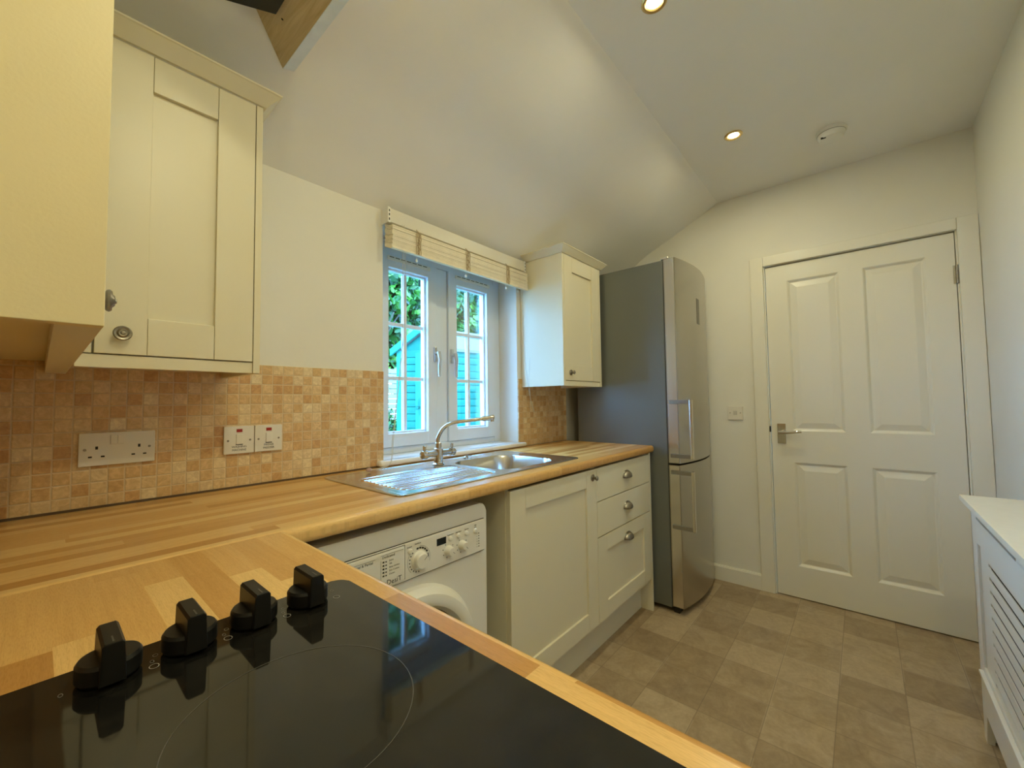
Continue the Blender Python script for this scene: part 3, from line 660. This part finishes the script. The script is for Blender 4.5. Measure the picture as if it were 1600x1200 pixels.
# ---------------------------------------------------------------- fridge freezer
f0, f1 = 2.2935, 2.880
fr = thing('fridge_freezer', 'tall brushed steel fridge freezer with grey sides beside the door', 'fridge freezer', (2.587, 1.1, 0))
b = nb(); box(b, f0, f1, 0.833, 1.408, 0.03, 1.962, 0.004); obj('fridge_body', b, fridge_side, fr)
def curved_door(z0, z1):
    pts = [(f0, 0.828), (f0, 0.770)]
    n = 16
    for k in range(n+1):
        t = k/n; pts.append((f0+.004+(f1-f0-.008)*t, 0.767-0.036*math.sin(PI*t)**0.9))
    pts += [(f1, 0.770), (f1, 0.828)]
    return prism(nb(), pts, 'z', z0, z1, 0.0015)
for z0_, z1_, hz0, hz1 in ((0.818, 1.966, 0.848, 1.168), (0.040, 0.808, 0.462, 0.782)):
    q = obj('fridge_door', curved_door(z0_, z1_), fridge_steel, fr)
    b = nb(); box(b, f0-.0015, f0+.001, 0.772, 0.822, z0_+.004, z1_-.004, .0005); obj('side_trim', b, bar_m, q)
    b = nb(); box(b, f0-.012, f0+.010, 0.693, 0.708, hz0, hz1, 0.003); hh = obj('handle', b, bar_m, q)
    for zz in (hz0+.012, hz1-.012):
        b = nb(); box(b, f0-.010, f0+.004, 0.704, 0.815, zz-.011, zz+.011, .002); obj('handle_bracket', b, brushed('bracket_grey', (0.35, 0.34, 0.31), 0.35), hh)
b = nb(); box(b, 2.555, 2.605, 0.7300, 0.742, 1.620, 1.775, .002); obj('display_panel', b, simple('grey_display', (0.10, 0.09, 0.07), 0.2, 0.2), fr)
b = nb(); box(b, f0+.02, f1-.02, 0.80, 0.83, 0.0, 0.032); obj('base_grille', b, dark_m, fr, smooth=False)
b = nb(); box(b, f0+.005, f1-.005, 0.826, 0.836, 0.04, 1.955); obj('door_seal', b, dark_m, fr, smooth=False)
b = nb(); box(b, f0+.002, f0+.04, 0.80, 0.845, 1.9662, 1.978, .003); obj('hinge_cover', b, bar_m, fr)
for fx in (f0+.05, f1-.05):
    b = nb(); lathe(b, [(0, 0), (.022, 0), (.022, .018), (.012, .03), (0, .03)], (fx, 1.35, 0), (0, 0, 1), 14); obj('foot', b, black_pl, fr)
# ---------------------------------------------------------------- sockets and switches
sy = D-0.007
s1 = thing('double_socket', 'white double plug socket on the mosaic tiles below the corner cabinets', 'socket', (0.141, sy, 1.02))
b = nb(); box(b, 0.068, 0.214, sy-.010, sy, 1.019, 1.103, 0.002); obj('faceplate', b, plate_m, s1)
for k in (0, 1):
    b = nb(); box(b, 0.1255+k*.0135, 0.1385+k*.0135, sy-.0130, sy-.009, 1.072, 1.096, 0.001); obj('rocker', b, plate_m, s1)
for cx in (0.1005, 0.1815):
    b = nb(); box(b, cx-.0025, cx+.0025, sy-.0104, sy-.0095, 1.0605, 1.0685)
    box(b, cx-.0150, cx-.0080, sy-.0104, sy-.0095, 1.0400, 1.0440); box(b, cx+.0080, cx+.0150, sy-.0104, sy-.0095, 1.0400, 1.0440)
    obj('pin_holes', b, dark_m, s1, smooth=False)
def screws(par, pts, mat=screw_m):
    for p, d in pts:
        b = nb(); lathe(b, [(0, 0), (.0032, 0), (.0028, .001), (0, .0012)], p, d, 12); obj('screw', b, mat, par)
screws(s1, [((0.0795, sy-.010, 1.0610), (0, -1, 0)), ((0.2025, sy-.010, 1.0610), (0, -1, 0))])
for x0_, x1_, t1, t2, lb in ((0.3745, 0.4570, 'WASHING', 'MACHINE', 'white fused switch labelled WASHING MACHINE, left of the tiled pair'), (0.4590, 0.5405, 'FRIDGE', 'FREEZER', 'white fused switch labelled FRIDGE FREEZER, right of the tiled pair')):
    cx = (x0_+x1_)/2
    s = thing('wall_switch', lb, 'switch', (cx, sy, 1.018), 'labelled switches on the splashback')
    b = nb(); box(b, x0_, x1_, sy-.010, sy, 1.0175, 1.1035, 0.002); obj('faceplate', b, plate_m, s)
    b = nb(); box(b, cx-.009, cx+.009, sy-.0135, sy-.009, 1.047, 1.078, 0.0015); obj('rocker', b, plate_m, s)
    b = nb(); box(b, cx-.0095, cx+.0095, sy-.0102, sy-.0095, 1.0445, 1.048); obj('rocker_gap', b, dark_m, s, smooth=False)
    b = nb(); box(b, cx-.008, cx+.008, sy-.0112, sy-.0095, 1.0845, 1.0945, .0004); obj('neon_lens', b, red_m, s)
    for tt, zz in ((t1, 1.0390), (t2, 1.0290)): text('lettering', tt, .0088, M_my(cx, sy-.0103, zz), ink_m, s)
    screws(s, [((cx-.030, sy-.010, 1.0590), (0, -1, 0)), ((cx+.030, sy-.010, 1.0590), (0, -1, 0))])
s3 = thing('wall_switch', 'white switch plate on the wall between fridge freezer and door', 'switch', (L, 0.62, 1.035))
b = nb(); box(b, L-.011, L, 0.577, 0.662, 1.035, 1.121, 0.002); obj('faceplate', b, plate_m, s3)
b = nb(); box(b, L-.0135, L-.010, 0.609, 0.630, 1.066, 1.092, .001); obj('rocker', b, simple('rocker_grey', (0.60, 0.56, 0.48), 0.3), s3)
screws(s3, [((L-.011, 0.590, 1.079), (-1, 0, 0)), ((L-.011, 0.649, 1.079), (-1, 0, 0))])
# ---------------------------------------------------------------- blind
bl = thing('window_blind', 'raised cream wooden venetian blind above the kitchen window', 'blind', (1.37, 1.47, 1.8))
b = nb(); box(b, 0.926, 1.815, 1.456, 1.462, 1.922, 1.980, 0.001); box(b, 0.926, 1.815, 1.462, 1.505, 1.922, 1.926); box(b, 0.926, 1.815, 1.501, 1.505, 1.926, 1.965)
obj('headrail', b, head_m, bl, smooth=False)
for xx in (0.9215, 1.8155):
    b = nb(); box(b, xx, xx+.004, 1.452, 1.507, 1.918, 1.982, .001); box(b, xx-.001, xx+.012, 1.4535, 1.4555, 1.918, 1.982)
    e_ = obj('end_bracket', b, app_white, bl)
    b = nb(); 
    for zz in (1.968, 1.951, 1.932): box(b, xx+.003, xx+.009, 1.4528, 1.4536, zz-.005, zz+.005)
    obj('bracket_holes', b, dark_m, e_, smooth=False)
b = nb(); rnd = random.Random(4)
for k in range(15):
    zz = 1.900-k*0.0056; dy = rnd.uniform(-.0015, .0015); dx = rnd.uniform(-.002, .002); P = []
    for s in range(7):
        t = s/6; P.append((1.436+dy+0.056*t, zz+0.020*t-0.006*math.sin(PI*t)+.004))
    Q = P+[(y, z-.0046) for y, z in reversed(P)]
    prism(b, Q, 'x', 0.932+dx, 1.822+dx)
obj('slat_stack', b, slat_m, bl, smooth=False)
b = nb(); prism(b, [(1.434, 1.808), (1.446, 1.806), (1.492, 1.826), (1.492, 1.840), (1.484, 1.840), (1.438, 1.821)], 'x', 0.930, 1.824, .001); obj('bottom_rail', b, slat_m, bl)
for xx in (1.060, 1.352, 1.648):
    b = nb(); zz = 1.905; pts = [(xx, 1.450, 1.925)]
    while zz > 1.808: pts.append((xx+rnd.uniform(-.008, .008), 1.4315+rnd.uniform(-.001, .001), zz)); zz -= .006
    for a, c in zip(pts, pts[1:]): tube(b, [a, c], .0017, 5)
    for off in (-.012, -.004, .004, .012):
        tube(b, [(xx+off+rnd.uniform(-.002, .002), 1.4325, 1.905-k*.012) for k in range(9)], .0013, 5)
    obj('ladder_cord', b, tape_m, bl)
    b = nb(); tube(b, [(xx, 1.452, 1.806), (xx+.004, 1.452, 1.795)], .0012, 6); lathe(b, [(0, 0), (.004, .002), (.006, .008), (.003, .014), (0, .015)], (xx+.002, 1.452, 1.782), (0, 0, 1), 12); obj('cord_clip', b, clear_m, bl)
b = nb(); tube(b, catmull([(0.985, 1.447, 1.925), (0.987, 1.444, 1.80), (0.985, 1.446, 1.45), (0.972, 1.448, 1.30), (0.955, 1.452, 1.13), (0.943, 1.455, 1.02), (0.912, 1.42, 0.935), (0.86, 1.40, 0.924), (0.815, 1.400, 0.9225)], 5), 0.0011, 6)
obj('pull_cord', b, cord_m, bl)
b = nb(); tube(b, catmull([(0.996, 1.447, 1.925), (0.998, 1.444, 1.75), (0.996, 1.446, 1.50), (0.975, 1.45, 1.28), (0.958, 1.452, 1.13), (0.946, 1.452, 1.02), (0.916, 1.42, 0.938), (0.865, 1.402, 0.925)], 5), 0.0011, 6); obj('pull_cord', b, cord_m, bl)
b = nb(); lathe(b, [(0, 0), (.006, .001), (.0085, .006), (.0075, .014), (.004, .022), (0, .023)], (0.815, 1.400, 0.9235), (-1, -.3, .05), 14); obj('cord_tassel', b, simple('pink_wood_acorn', (0.45, 0.28, 0.22), 0.4), bl)
b = nb(); tube(b, catmull([(1.772, 1.447, 1.925), (1.775, 1.443, 1.70), (1.795, 1.440, 1.40), (1.816, 1.438, 1.27), (1.87, 1.47, 1.20), (1.95, 1.497, 1.10)], 6), 0.0011, 6)
tube(b, catmull([(1.95, 1.497, 1.10), (1.90, 1.482, 1.16), (1.838, 1.446, 1.25), (1.824, 1.437, 1.31), (1.834, 1.437, 1.42)], 5), 0.0009, 6); obj('pull_cord', b, cord_m, bl)
# ---------------------------------------------------------------- lights, alarm
def downlight(x, y, lab, k=1.0):
    t = thing('ceiling_downlight', lab, 'light', (x, y, ZC), 'recessed ceiling downlights')
    b = nb(); lathe(b, [(0.027, -.001), (0.040, -.001), (0.041, -.004), (0.036, -.007), (0.029, -.006), (0.0265, -.002)], (x, y, ZC), (0, 0, 1), 36); obj('bezel', b, simple('brass_bezel', (0.75, 0.55, 0.25), 0.25, 0.8), t)
    b = nb(); lathe(b, [(0, -.0045), (0.020, -.004), (0.027, -.001), (0.0, -.0008)], (x, y, ZC), (0, 0, 1), 28); obj('bulb', b, lamp_m, t)
    la = bpy.data.lights.new('lamp', 'AREA'); la.shape = 'DISK'; la.size = 0.055; la.energy = SPOT_W*k; la.color = SPOT_COL
    lo = bpy.data.objects.new('lamp', la); C.objects.link(lo); lo.parent = t; lo.location = (0, 0, -.012)
    return t
downlight(2.210, 0.433, 'glowing ceiling downlight nearest the smoke alarm')
downlight(1.283, 0.467, 'bright ceiling downlight cut by the top edge of the photo')
downlight(0.50, 0.47, 'ceiling downlight above the hob, nearest the camera', 0.5)
downlight(0.356, -0.28, 'ceiling downlight by the right wall behind the camera', 1.5)
sa = thing('smoke_alarm', 'round white smoke alarm on the ceiling near the door', 'smoke alarm', (2.50, 0.065, ZC))
b = nb(); lathe(b, [(0.062, 0), (0.062, -.010), (0.056, -.014), (0.053, -.030), (0.046, -.038), (0.02, -.041), (0, -.0415)], (2.50, 0.065, ZC), (0, 0, 1), 48); obj('housing', b, app_white, sa)
b = nb(); box(b, 2.464, 2.470, 0.085, 0.105, ZC-.041, ZC-.034); obj('test_button', b, dark_m, sa)
b = nb(); lathe(b, [(0.0565, -.0135), (0.0572, -.0155), (0.0552, -.0165), (0.0545, -.0140)], (2.50, 0.065, ZC), (0, 0, 1), 48); obj('vent_gap', b, simple('alarm_grey', (0.4, 0.38, 0.33), 0.5), sa)
# ---------------------------------------------------------------- ceiling plank and hatch frame
def splank():
    bm = nb(); P = [(0.452, 2.174), (0.481, 2.179), (0.481-.122, 2.179+.071), (0.452-.122, 2.174+.067)]
    A = [bm.verts.new((x, 0.80, z)) for x, z in P]; B = [bm.verts.new((x, slope_y(z)-.0005, z)) for x, z in P]
    for i in (0, 1, 2, 3): bm.faces.new((A[i], A[(i+1) % 4], B[(i+1) % 4], B[i]))
    bm.faces.new(A[::-1]); bm.faces.new(B); return bm
pk = thing('timber_plank', 'bare pine plank with daylight painted on its edge fixed below the sloping ceiling', 'plank', (0.42, 1.0, 2.17))
obj('plank_board', splank(), pine_m, pk, smooth=False)
bm = nb(); A = [bm.verts.new(v) for v in ((0.4522, 0.80, 2.1738), (0.4814, 0.80, 2.1788), (0.4814, slope_y(2.179)-.001, 2.1788), (0.4522, slope_y(2.174)-.001, 2.1738))]; B = [bm.verts.new((v.co.x+.0003, v.co.y, v.co.z-.0014)) for v in A]
for i in range(4): bm.faces.new((A[i], A[(i+1) % 4], B[(i+1) % 4], B[i]))
bm.faces.new(A); bm.faces.new(B); obj('daylight_edge_strip', bm, daylit_edge, pk, smooth=False)  # thin strip carrying the painted daylight along the lower edge
b = nb(); lathe(b, [(0, 0), (.003, 0), (.003, .001), (0, .001)], (0.402, 1.14, 2.2025), (-.48, 0, -.875), 10); obj('screw_hole', b, dark_m, pk, smooth=False)
b = nb(); zz = 2.199; prism(b, [(0.384, 1.135), (0.283, 1.190), (0.02, 1.215), (0.02, 0.86), (0.384, 0.86)], 'z', zz, zz+.010)
tag(obj('timber_batten', b, simple('dark_stained_timber', (0.03, 0.026, 0.015), 0.6, var=0.2, vscale=30, bump=0.3, bscale=60), smooth=False), 'dark stained timber batten board beside the pine plank under the ceiling', 'board')
# ---------------------------------------------------------------- radiator cover
rc = thing('radiator_cover', 'white radiator cover with louvred front along the right wall', 'radiator cover', (1.55, -0.36, 0))
rx0, rx1 = 1.00, 2.150; ry = -0.275
b = nb(); box(b, rx0-.02, 2.235, YR+.017, -0.258, 0.785, 0.805, 0.0025); obj('top_shelf', b, simple('cover_top_paint', (0.82, 0.79, 0.68), 0.3, var=0.02, vscale=30), rc)
b = nb()
box(b, rx1-.066, rx1, ry-.018, ry, 0.235, 0.784, 0.001); box(b, rx0, rx0+.066, ry-.018, ry, 0.235, 0.784, 0.001)          # stiles
box(b, rx0+.066, rx1-.066, ry-.018, ry, 0.672, 0.754, 0.001); box(b, rx0+.066, rx1-.066, ry-.018, ry, 0.235, 0.262, 0.001)
box(b, rx0+.066, 1.600, ry-.018, ry, 0.754, 0.784); box(b, 2.07, rx1-.066, ry-.018, ry, 0.754, 0.784); box(b, 1.6, 2.07, ry-.018, ry, 0.772, 0.784)
box(b, rx1-.018, rx1, YR+.018, ry-.0185, 0.0, 0.784)
obj('front_frame', b, gloss_m, rc, smooth=False)
b = nb(); prism(b, [(rx1, 0.234), (rx1-.066, 0.234), (rx1-.066, 0.10), (rx1-.040, 0.0), (rx1-.005, 0.0)][::-1], 'y', ry-.018, ry); box(b, rx0, rx0+.066, ry-.018, ry, 0, 0.234); box(b, rx0+.066, rx1-.066, ry-.018, ry, 0.10, 0.234)
obj('leg', b, gloss_m, rc, smooth=False)
b = nb(); box(b, rx0, rx1-.055, ry, ry+.012, 0.236, 0.248, .003); obj('moulding', b, gloss_m, rc)
b = nb()
gx0, gx1, gz0, gz1 = rx0+.066, rx1-.068, 0.263, 0.671
box(b, gx0+.010, gx0+.05, ry-.012, ry-.006, gz0, gz1); box(b, gx1-.122, gx1-.008, ry-.012, ry-.006, gz0, gz1)
k = 0
zz = gz1
while zz > gz0+.03:
    box(b, gx0+.05, gx1-.122, ry-.0085, ry-.006, zz-.0300, zz); zz -= .0405
obj('louvre_panel', b, gloss_m, rc, smooth=False)
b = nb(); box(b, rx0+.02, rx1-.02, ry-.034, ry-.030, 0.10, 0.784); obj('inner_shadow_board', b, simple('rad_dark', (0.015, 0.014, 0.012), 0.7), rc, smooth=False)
# ---------------------------------------------------------------- outside
lawn_m = NT('grass'); g = lawn_m.node('ShaderNodeNewGeometry').outputs['Position']
lawn_m.lk(lawn_m.ramp(lawn_m.noise(g, 20, 5, 0.7), [(0.3, (0.02, 0.06, 0.012)), (0.7, (0.06, 0.13, 0.03))]), lawn_m.b.inputs['Base Color'])
b = nb(); box(b, -6, 22, D+T+.01, 22, -0.25, -0.14)
tag(obj('lawn', b, lawn_m.m, smooth=False), 'green lawn outside beyond the window', 'lawn', kind='stuff')
shed_m = simple('shed_paint', (0.006, 0.085, 0.068), 0.8, var=0.10, vscale=12, spec=0.1)
shed_tr = simple('shed_trim', (0.012, 0.12, 0.095), 0.8, var=0.05, spec=0.1)
roof_m = simple('roof_felt', (0.075, 0.072, 0.07), 0.8, var=0.12, vscale=40, bump=0.4)
# local frame: corner c, side direction s (towards +x), gable direction g (towards +y)
cA = Vector((4.70, 5.42, -0.14)); sdir = Vector((0.989, -0.147, 0)); gdir = Vector((-0.58, 0.815, 0)).normalized()
ez, rz_, gw, sl = 2.24, 2.59, 0.92, 2.4
def SP(s, g_, z): return cA+sdir*s+gdir*g_+Vector((0, 0, z))
sh = thing('garden_shed', 'turquoise timber garden shed outside the window', 'shed', tuple(SP(1.0, .4, 0)))
def hull(bm, pts8):
    vs = [bm.verts.new(p) for p in pts8]
    for q in ((0, 1, 2, 3), (4, 5, 6, 7), (0, 1, 5, 4), (1, 2, 6, 5), (2, 3, 7, 6), (3, 0, 4, 7)): bm.faces.new([vs[i] for i in q])
def obx(bm, s0, s1, g0, g1, z0, z1): hull(bm, [SP(s0, g0, z0), SP(s1, g0, z0), SP(s1, g1, z0), SP(s0, g1, z0), SP(s0, g0, z1), SP(s1, g0, z1), SP(s1, g1, z1), SP(s0, g1, z1)])
def clad(bm, side):
    n = 18; h = ez/n
    for k in range(n):
        z0 = k*h; z1 = z0+h; pr = [(0, z0), (0.022, z0+.004), (0.024, z0+h*.35), (0.020, z0+h*.7), (0.008, z1-.012), (0, z1)]
        A, B = [], []
        for o, z in pr:
            if side: A.append(bm.verts.new(SP(0, -o, z))); B.append(bm.verts.new(SP(sl, -o, z)))
            else: A.append(bm.verts.new(SP(-o, 0, z))); B.append(bm.verts.new(SP(-o, gw, z)))
        for i in range(len(pr)-1): bm.faces.new((A[i], A[i+1], B[i+1], B[i]))
b = nb(); clad(b, True); obx(b, 0, sl, 0, gw, 0, ez); obj('side_cladding', b, shed_m, sh)
b = nb(); clad(b, False)
vs = [SP(0, 0, ez), SP(0, gw, ez), SP(0, gw/2, rz_-.02), SP(.03, 0, ez), SP(.03, gw, ez), SP(.03, gw/2, rz_-.02)]; v = [b.verts.new(p) for p in vs]
b.faces.new(v[:3]); b.faces.new(v[3:][::-1]); [b.faces.new((v[i], v[(i+1) % 3], v[3+(i+1) % 3], v[3+i])) for i in range(3)]
obj('gable_cladding', b, shed_m, sh)
b = nb(); obx(b, -.035, -.002, 0.10, 0.62, 0.05, ez-.05); dd = obj('door', b, shed_tr, sh, smooth=False)
b = nb(); obx(b, -.05, -.035, 0.12, 0.60, 1.20, 1.26); obx(b, -.05, -.035, 0.52, 0.56, 1.10, 1.40); obj('door_brace', b, shed_m, dd, smooth=False)
b = nb(); obx(b, -.045, .0, -.045, .03, 0, ez); obx(b, -.045, 0, gw-.03, gw+.03, 0, ez); obj('corner_post', b, shed_tr, sh, smooth=False)
for sgn in (0, 1):
    b = nb(); ge = -0.07 if sgn == 0 else gw+0.07; zz = ez-.04
    hull(b, [SP(-.10, ge, zz), SP(sl+.1, ge, zz), SP(sl+.1, gw/2, rz_), SP(-.10, gw/2, rz_), SP(-.10, ge, zz+.05), SP(sl+.1, ge, zz+.05), SP(sl+.1, gw/2, rz_+.05), SP(-.10, gw/2, rz_+.05)])
    obj('roof_slope', b, roof_m, sh, smooth=False)
    b = nb(); hull(b, [SP(-.13, ge, zz-.06), SP(-.10, ge, zz-.06), SP(-.10, gw/2, rz_-.05), SP(-.13, gw/2, rz_-.05), SP(-.13, ge, zz+.06), SP(-.10, ge, zz+.06), SP(-.10, gw/2, rz_+.07), SP(-.13, gw/2, rz_+.07)])
    obj('bargeboard', b, shed_tr, sh, smooth=False)
# fence
fe = thing('slatted_fence', 'pale horizontal slat fence behind the shed', 'fence', (7, 8, -.14))
slf = simple('pale_timber', (0.17, 0.155, 0.12), 0.6, var=0.12, vscale=14)
b = nb(); n = 18
for k in range(n): box(b, 2.5, 12.0, 7.98, 8.0, 1.84-k*.1125, 1.94-k*.1125)
obj('slat_panel', b, slf, fe, smooth=False)
for k in range(6): obj('fence_post', box(nb(), 2.6+k*1.8, 2.68+k*1.8, 8.0, 8.08, -.14, 1.95), simple('post_timber', (0.4, 0.38, 0.32), 0.7), fe, smooth=False)
def leaf_m(name, c0, c1, c2):
    t = NT(name); oi = t.node('ShaderNodeNewGeometry')
    r = t.ramp(oi.outputs['Random Per Island'], [(0.0, c0), (0.55, c1), (1.0, c2)]); t.lk(r, t.b.inputs['Base Color'])
    t.b.inputs['Roughness'].default_value = 0.45
    tl = t.node('ShaderNodeBsdfTranslucent'); t.lk(r, tl.inputs[0]); mx = t.node('ShaderNodeMixShader'); mx.inputs[0].default_value = 0.3
    t.lk(t.b.outputs[0], mx.inputs[1]); t.lk(tl.outputs[0], mx.inputs[2]); t.lk(mx.outputs[0], t.n['Material Output'].inputs['Surface']); return t.m
lf1 = leaf_m('leaf_bright', (0.004, 0.030, 0.006), (0.016, 0.10, 0.014), (0.09, 0.26, 0.03)); lf2 = leaf_m('leaf_deep', (0.002, 0.014, 0.004), (0.005, 0.035, 0.008), (0.015, 0.08, 0.015))
bark = simple('bark', (0.07, 0.06, 0.04), 0.9, var=0.2, vscale=20, bump=0.5, bscale=30)
def leaves(bm, c, rad, n, size, rnd, clumps=44):
    cl = []
    for _ in range(clumps):
        d = Vector((rnd.gauss(0, 1), rnd.gauss(0, 1), rnd.gauss(0, 1))).normalized()*rnd.uniform(.35, .95)
        cl.append(Vector((c[0]+d.x*rad[0], c[1]+d.y*rad[1], c[2]+d.z*rad[2])))
    for i in range(n):
        q = rnd.choice(cl); d = Vector((rnd.gauss(0, 1), rnd.gauss(0, 1), rnd.gauss(0, .8))).normalized()*(rnd.random()**.4)*min(rad)*.48
        p = q+d; s = size*rnd.uniform(.6, 1.3)
        nrm = (d.normalized()+Vector((rnd.uniform(-.7, .7), rnd.uniform(-.7, .7), rnd.uniform(-.2, .9)))).normalized()
        u = nrm.orthogonal().normalized(); u.rotate(Matrix.Rotation(rnd.uniform(0, 6.28), 3, nrm)); v_ = nrm.cross(u)
        bm.faces.new([bm.verts.new(p+u*s*a+v_*s*b_) for a, b_ in ((-1, 0), (-.3, .45), (.5, .4), (1, 0), (.5, -.4), (-.3, -.45))])
    return bm
def tree(name, x, y, h, rad, lab, mat, seed, n=14000, size=.14, clumps=110, cz=None):
    rnd = random.Random(seed); t = thing(name, lab, 'tree', (x, y, -.14), 'trees beyond the fence')
    b = nb(); pts = [(x, y, -.132), (x+.08, y, h*.3), (x-.05, y+.05, h*.55), (x+.1, y, h*.8)]; tube(b, catmull(pts), [.16-.0082*k for k in range(16)], 10)
    for k in range(9):
        a = rnd.uniform(0, 6.28); z = h*rnd.uniform(.25, .7); r = rnd.uniform(.7, 1.2)*rad[0]*.8
        tube(b, [(x, y, z), (x+math.cos(a)*r*.5, y+math.sin(a)*r*.5, z+.35), (x+math.cos(a)*r, y+math.sin(a)*r, z+.9)], [.06, .04, .015], 7)
    obj('trunk', b, bark, t)
    b = nb(); leaves(b, (x, y, cz or h*.55), rad, n, size, rnd, clumps); obj('crown', b, mat, t, smooth=False); return t
tree('broadleaf_tree', 5.6, 9.6, 10.0, (1.25, .8, 4.7), 'bright leafy tree behind the left end of the fence', lf1, 1)
tree('broadleaf_tree', 8.3, 9.8, 10.4, (1.3, .8, 4.9), 'bright leafy tree rising behind the shed', lf1, 2)
tree('broadleaf_tree', 8.5, 12.0, 10.8, (1.25, .8, 5.1), 'bright leafy tree set back between the fence end and the shed', lf1, 12)
tree('broadleaf_tree', 11.1, 10.0, 10.4, (1.3, .8, 4.9), 'bright leafy tree at the right side of the window view', lf1, 3)
tree('conifer_tree', 8.0, 14.8, 9.4, (1.9, 1.1, 4.0), 'dark dense tree filling the gap behind the fence', lf2, 4, 9000, .2)
tree('conifer_tree', 12.4, 13.4, 8.4, (1.9, 1.1, 4.0), 'dark dense tree behind the shed roof', lf2, 5, 9000, .2)
tree('conifer_tree', 17.6, 13.8, 9.0, (1.9, 1.1, 4.2), 'dark dense tree farthest right in the window view', lf2, 6, 8000, .2)
tree('conifer_tree', 10.3, 18.2, 11, (2.2, 1.1, 4.6), 'tall dark tree farthest back beyond the garden', lf2, 8, 8000, .24)
tree('conifer_tree', 15.2, 17.6, 11, (2.2, 1.1, 4.6), 'tall dark tree at the back right of the garden', lf2, 9, 8000, .24)
rnd = random.Random(9); b = nb(); leaves(b, (4.75, 7.2, .52), (.75, .35, .55), 2600, .045, rnd, 18)
tag(obj('garden_bush', b, lf1, smooth=False), 'light green bush in front of the slatted fence', 'bush')
b = nb()
for k in range(12):
    a = rnd.uniform(0, 6.28); tube(b, [(4.75, 7.2, -.14), (4.75+math.cos(a)*.3, 7.2+math.sin(a)*.12, .3), (4.75+math.cos(a)*.5, 7.2+math.sin(a)*.2, .7)], [.015, .01, .004], 5)
o_ = obj('stems', b, bark, bpy.data.objects['garden_bush'])
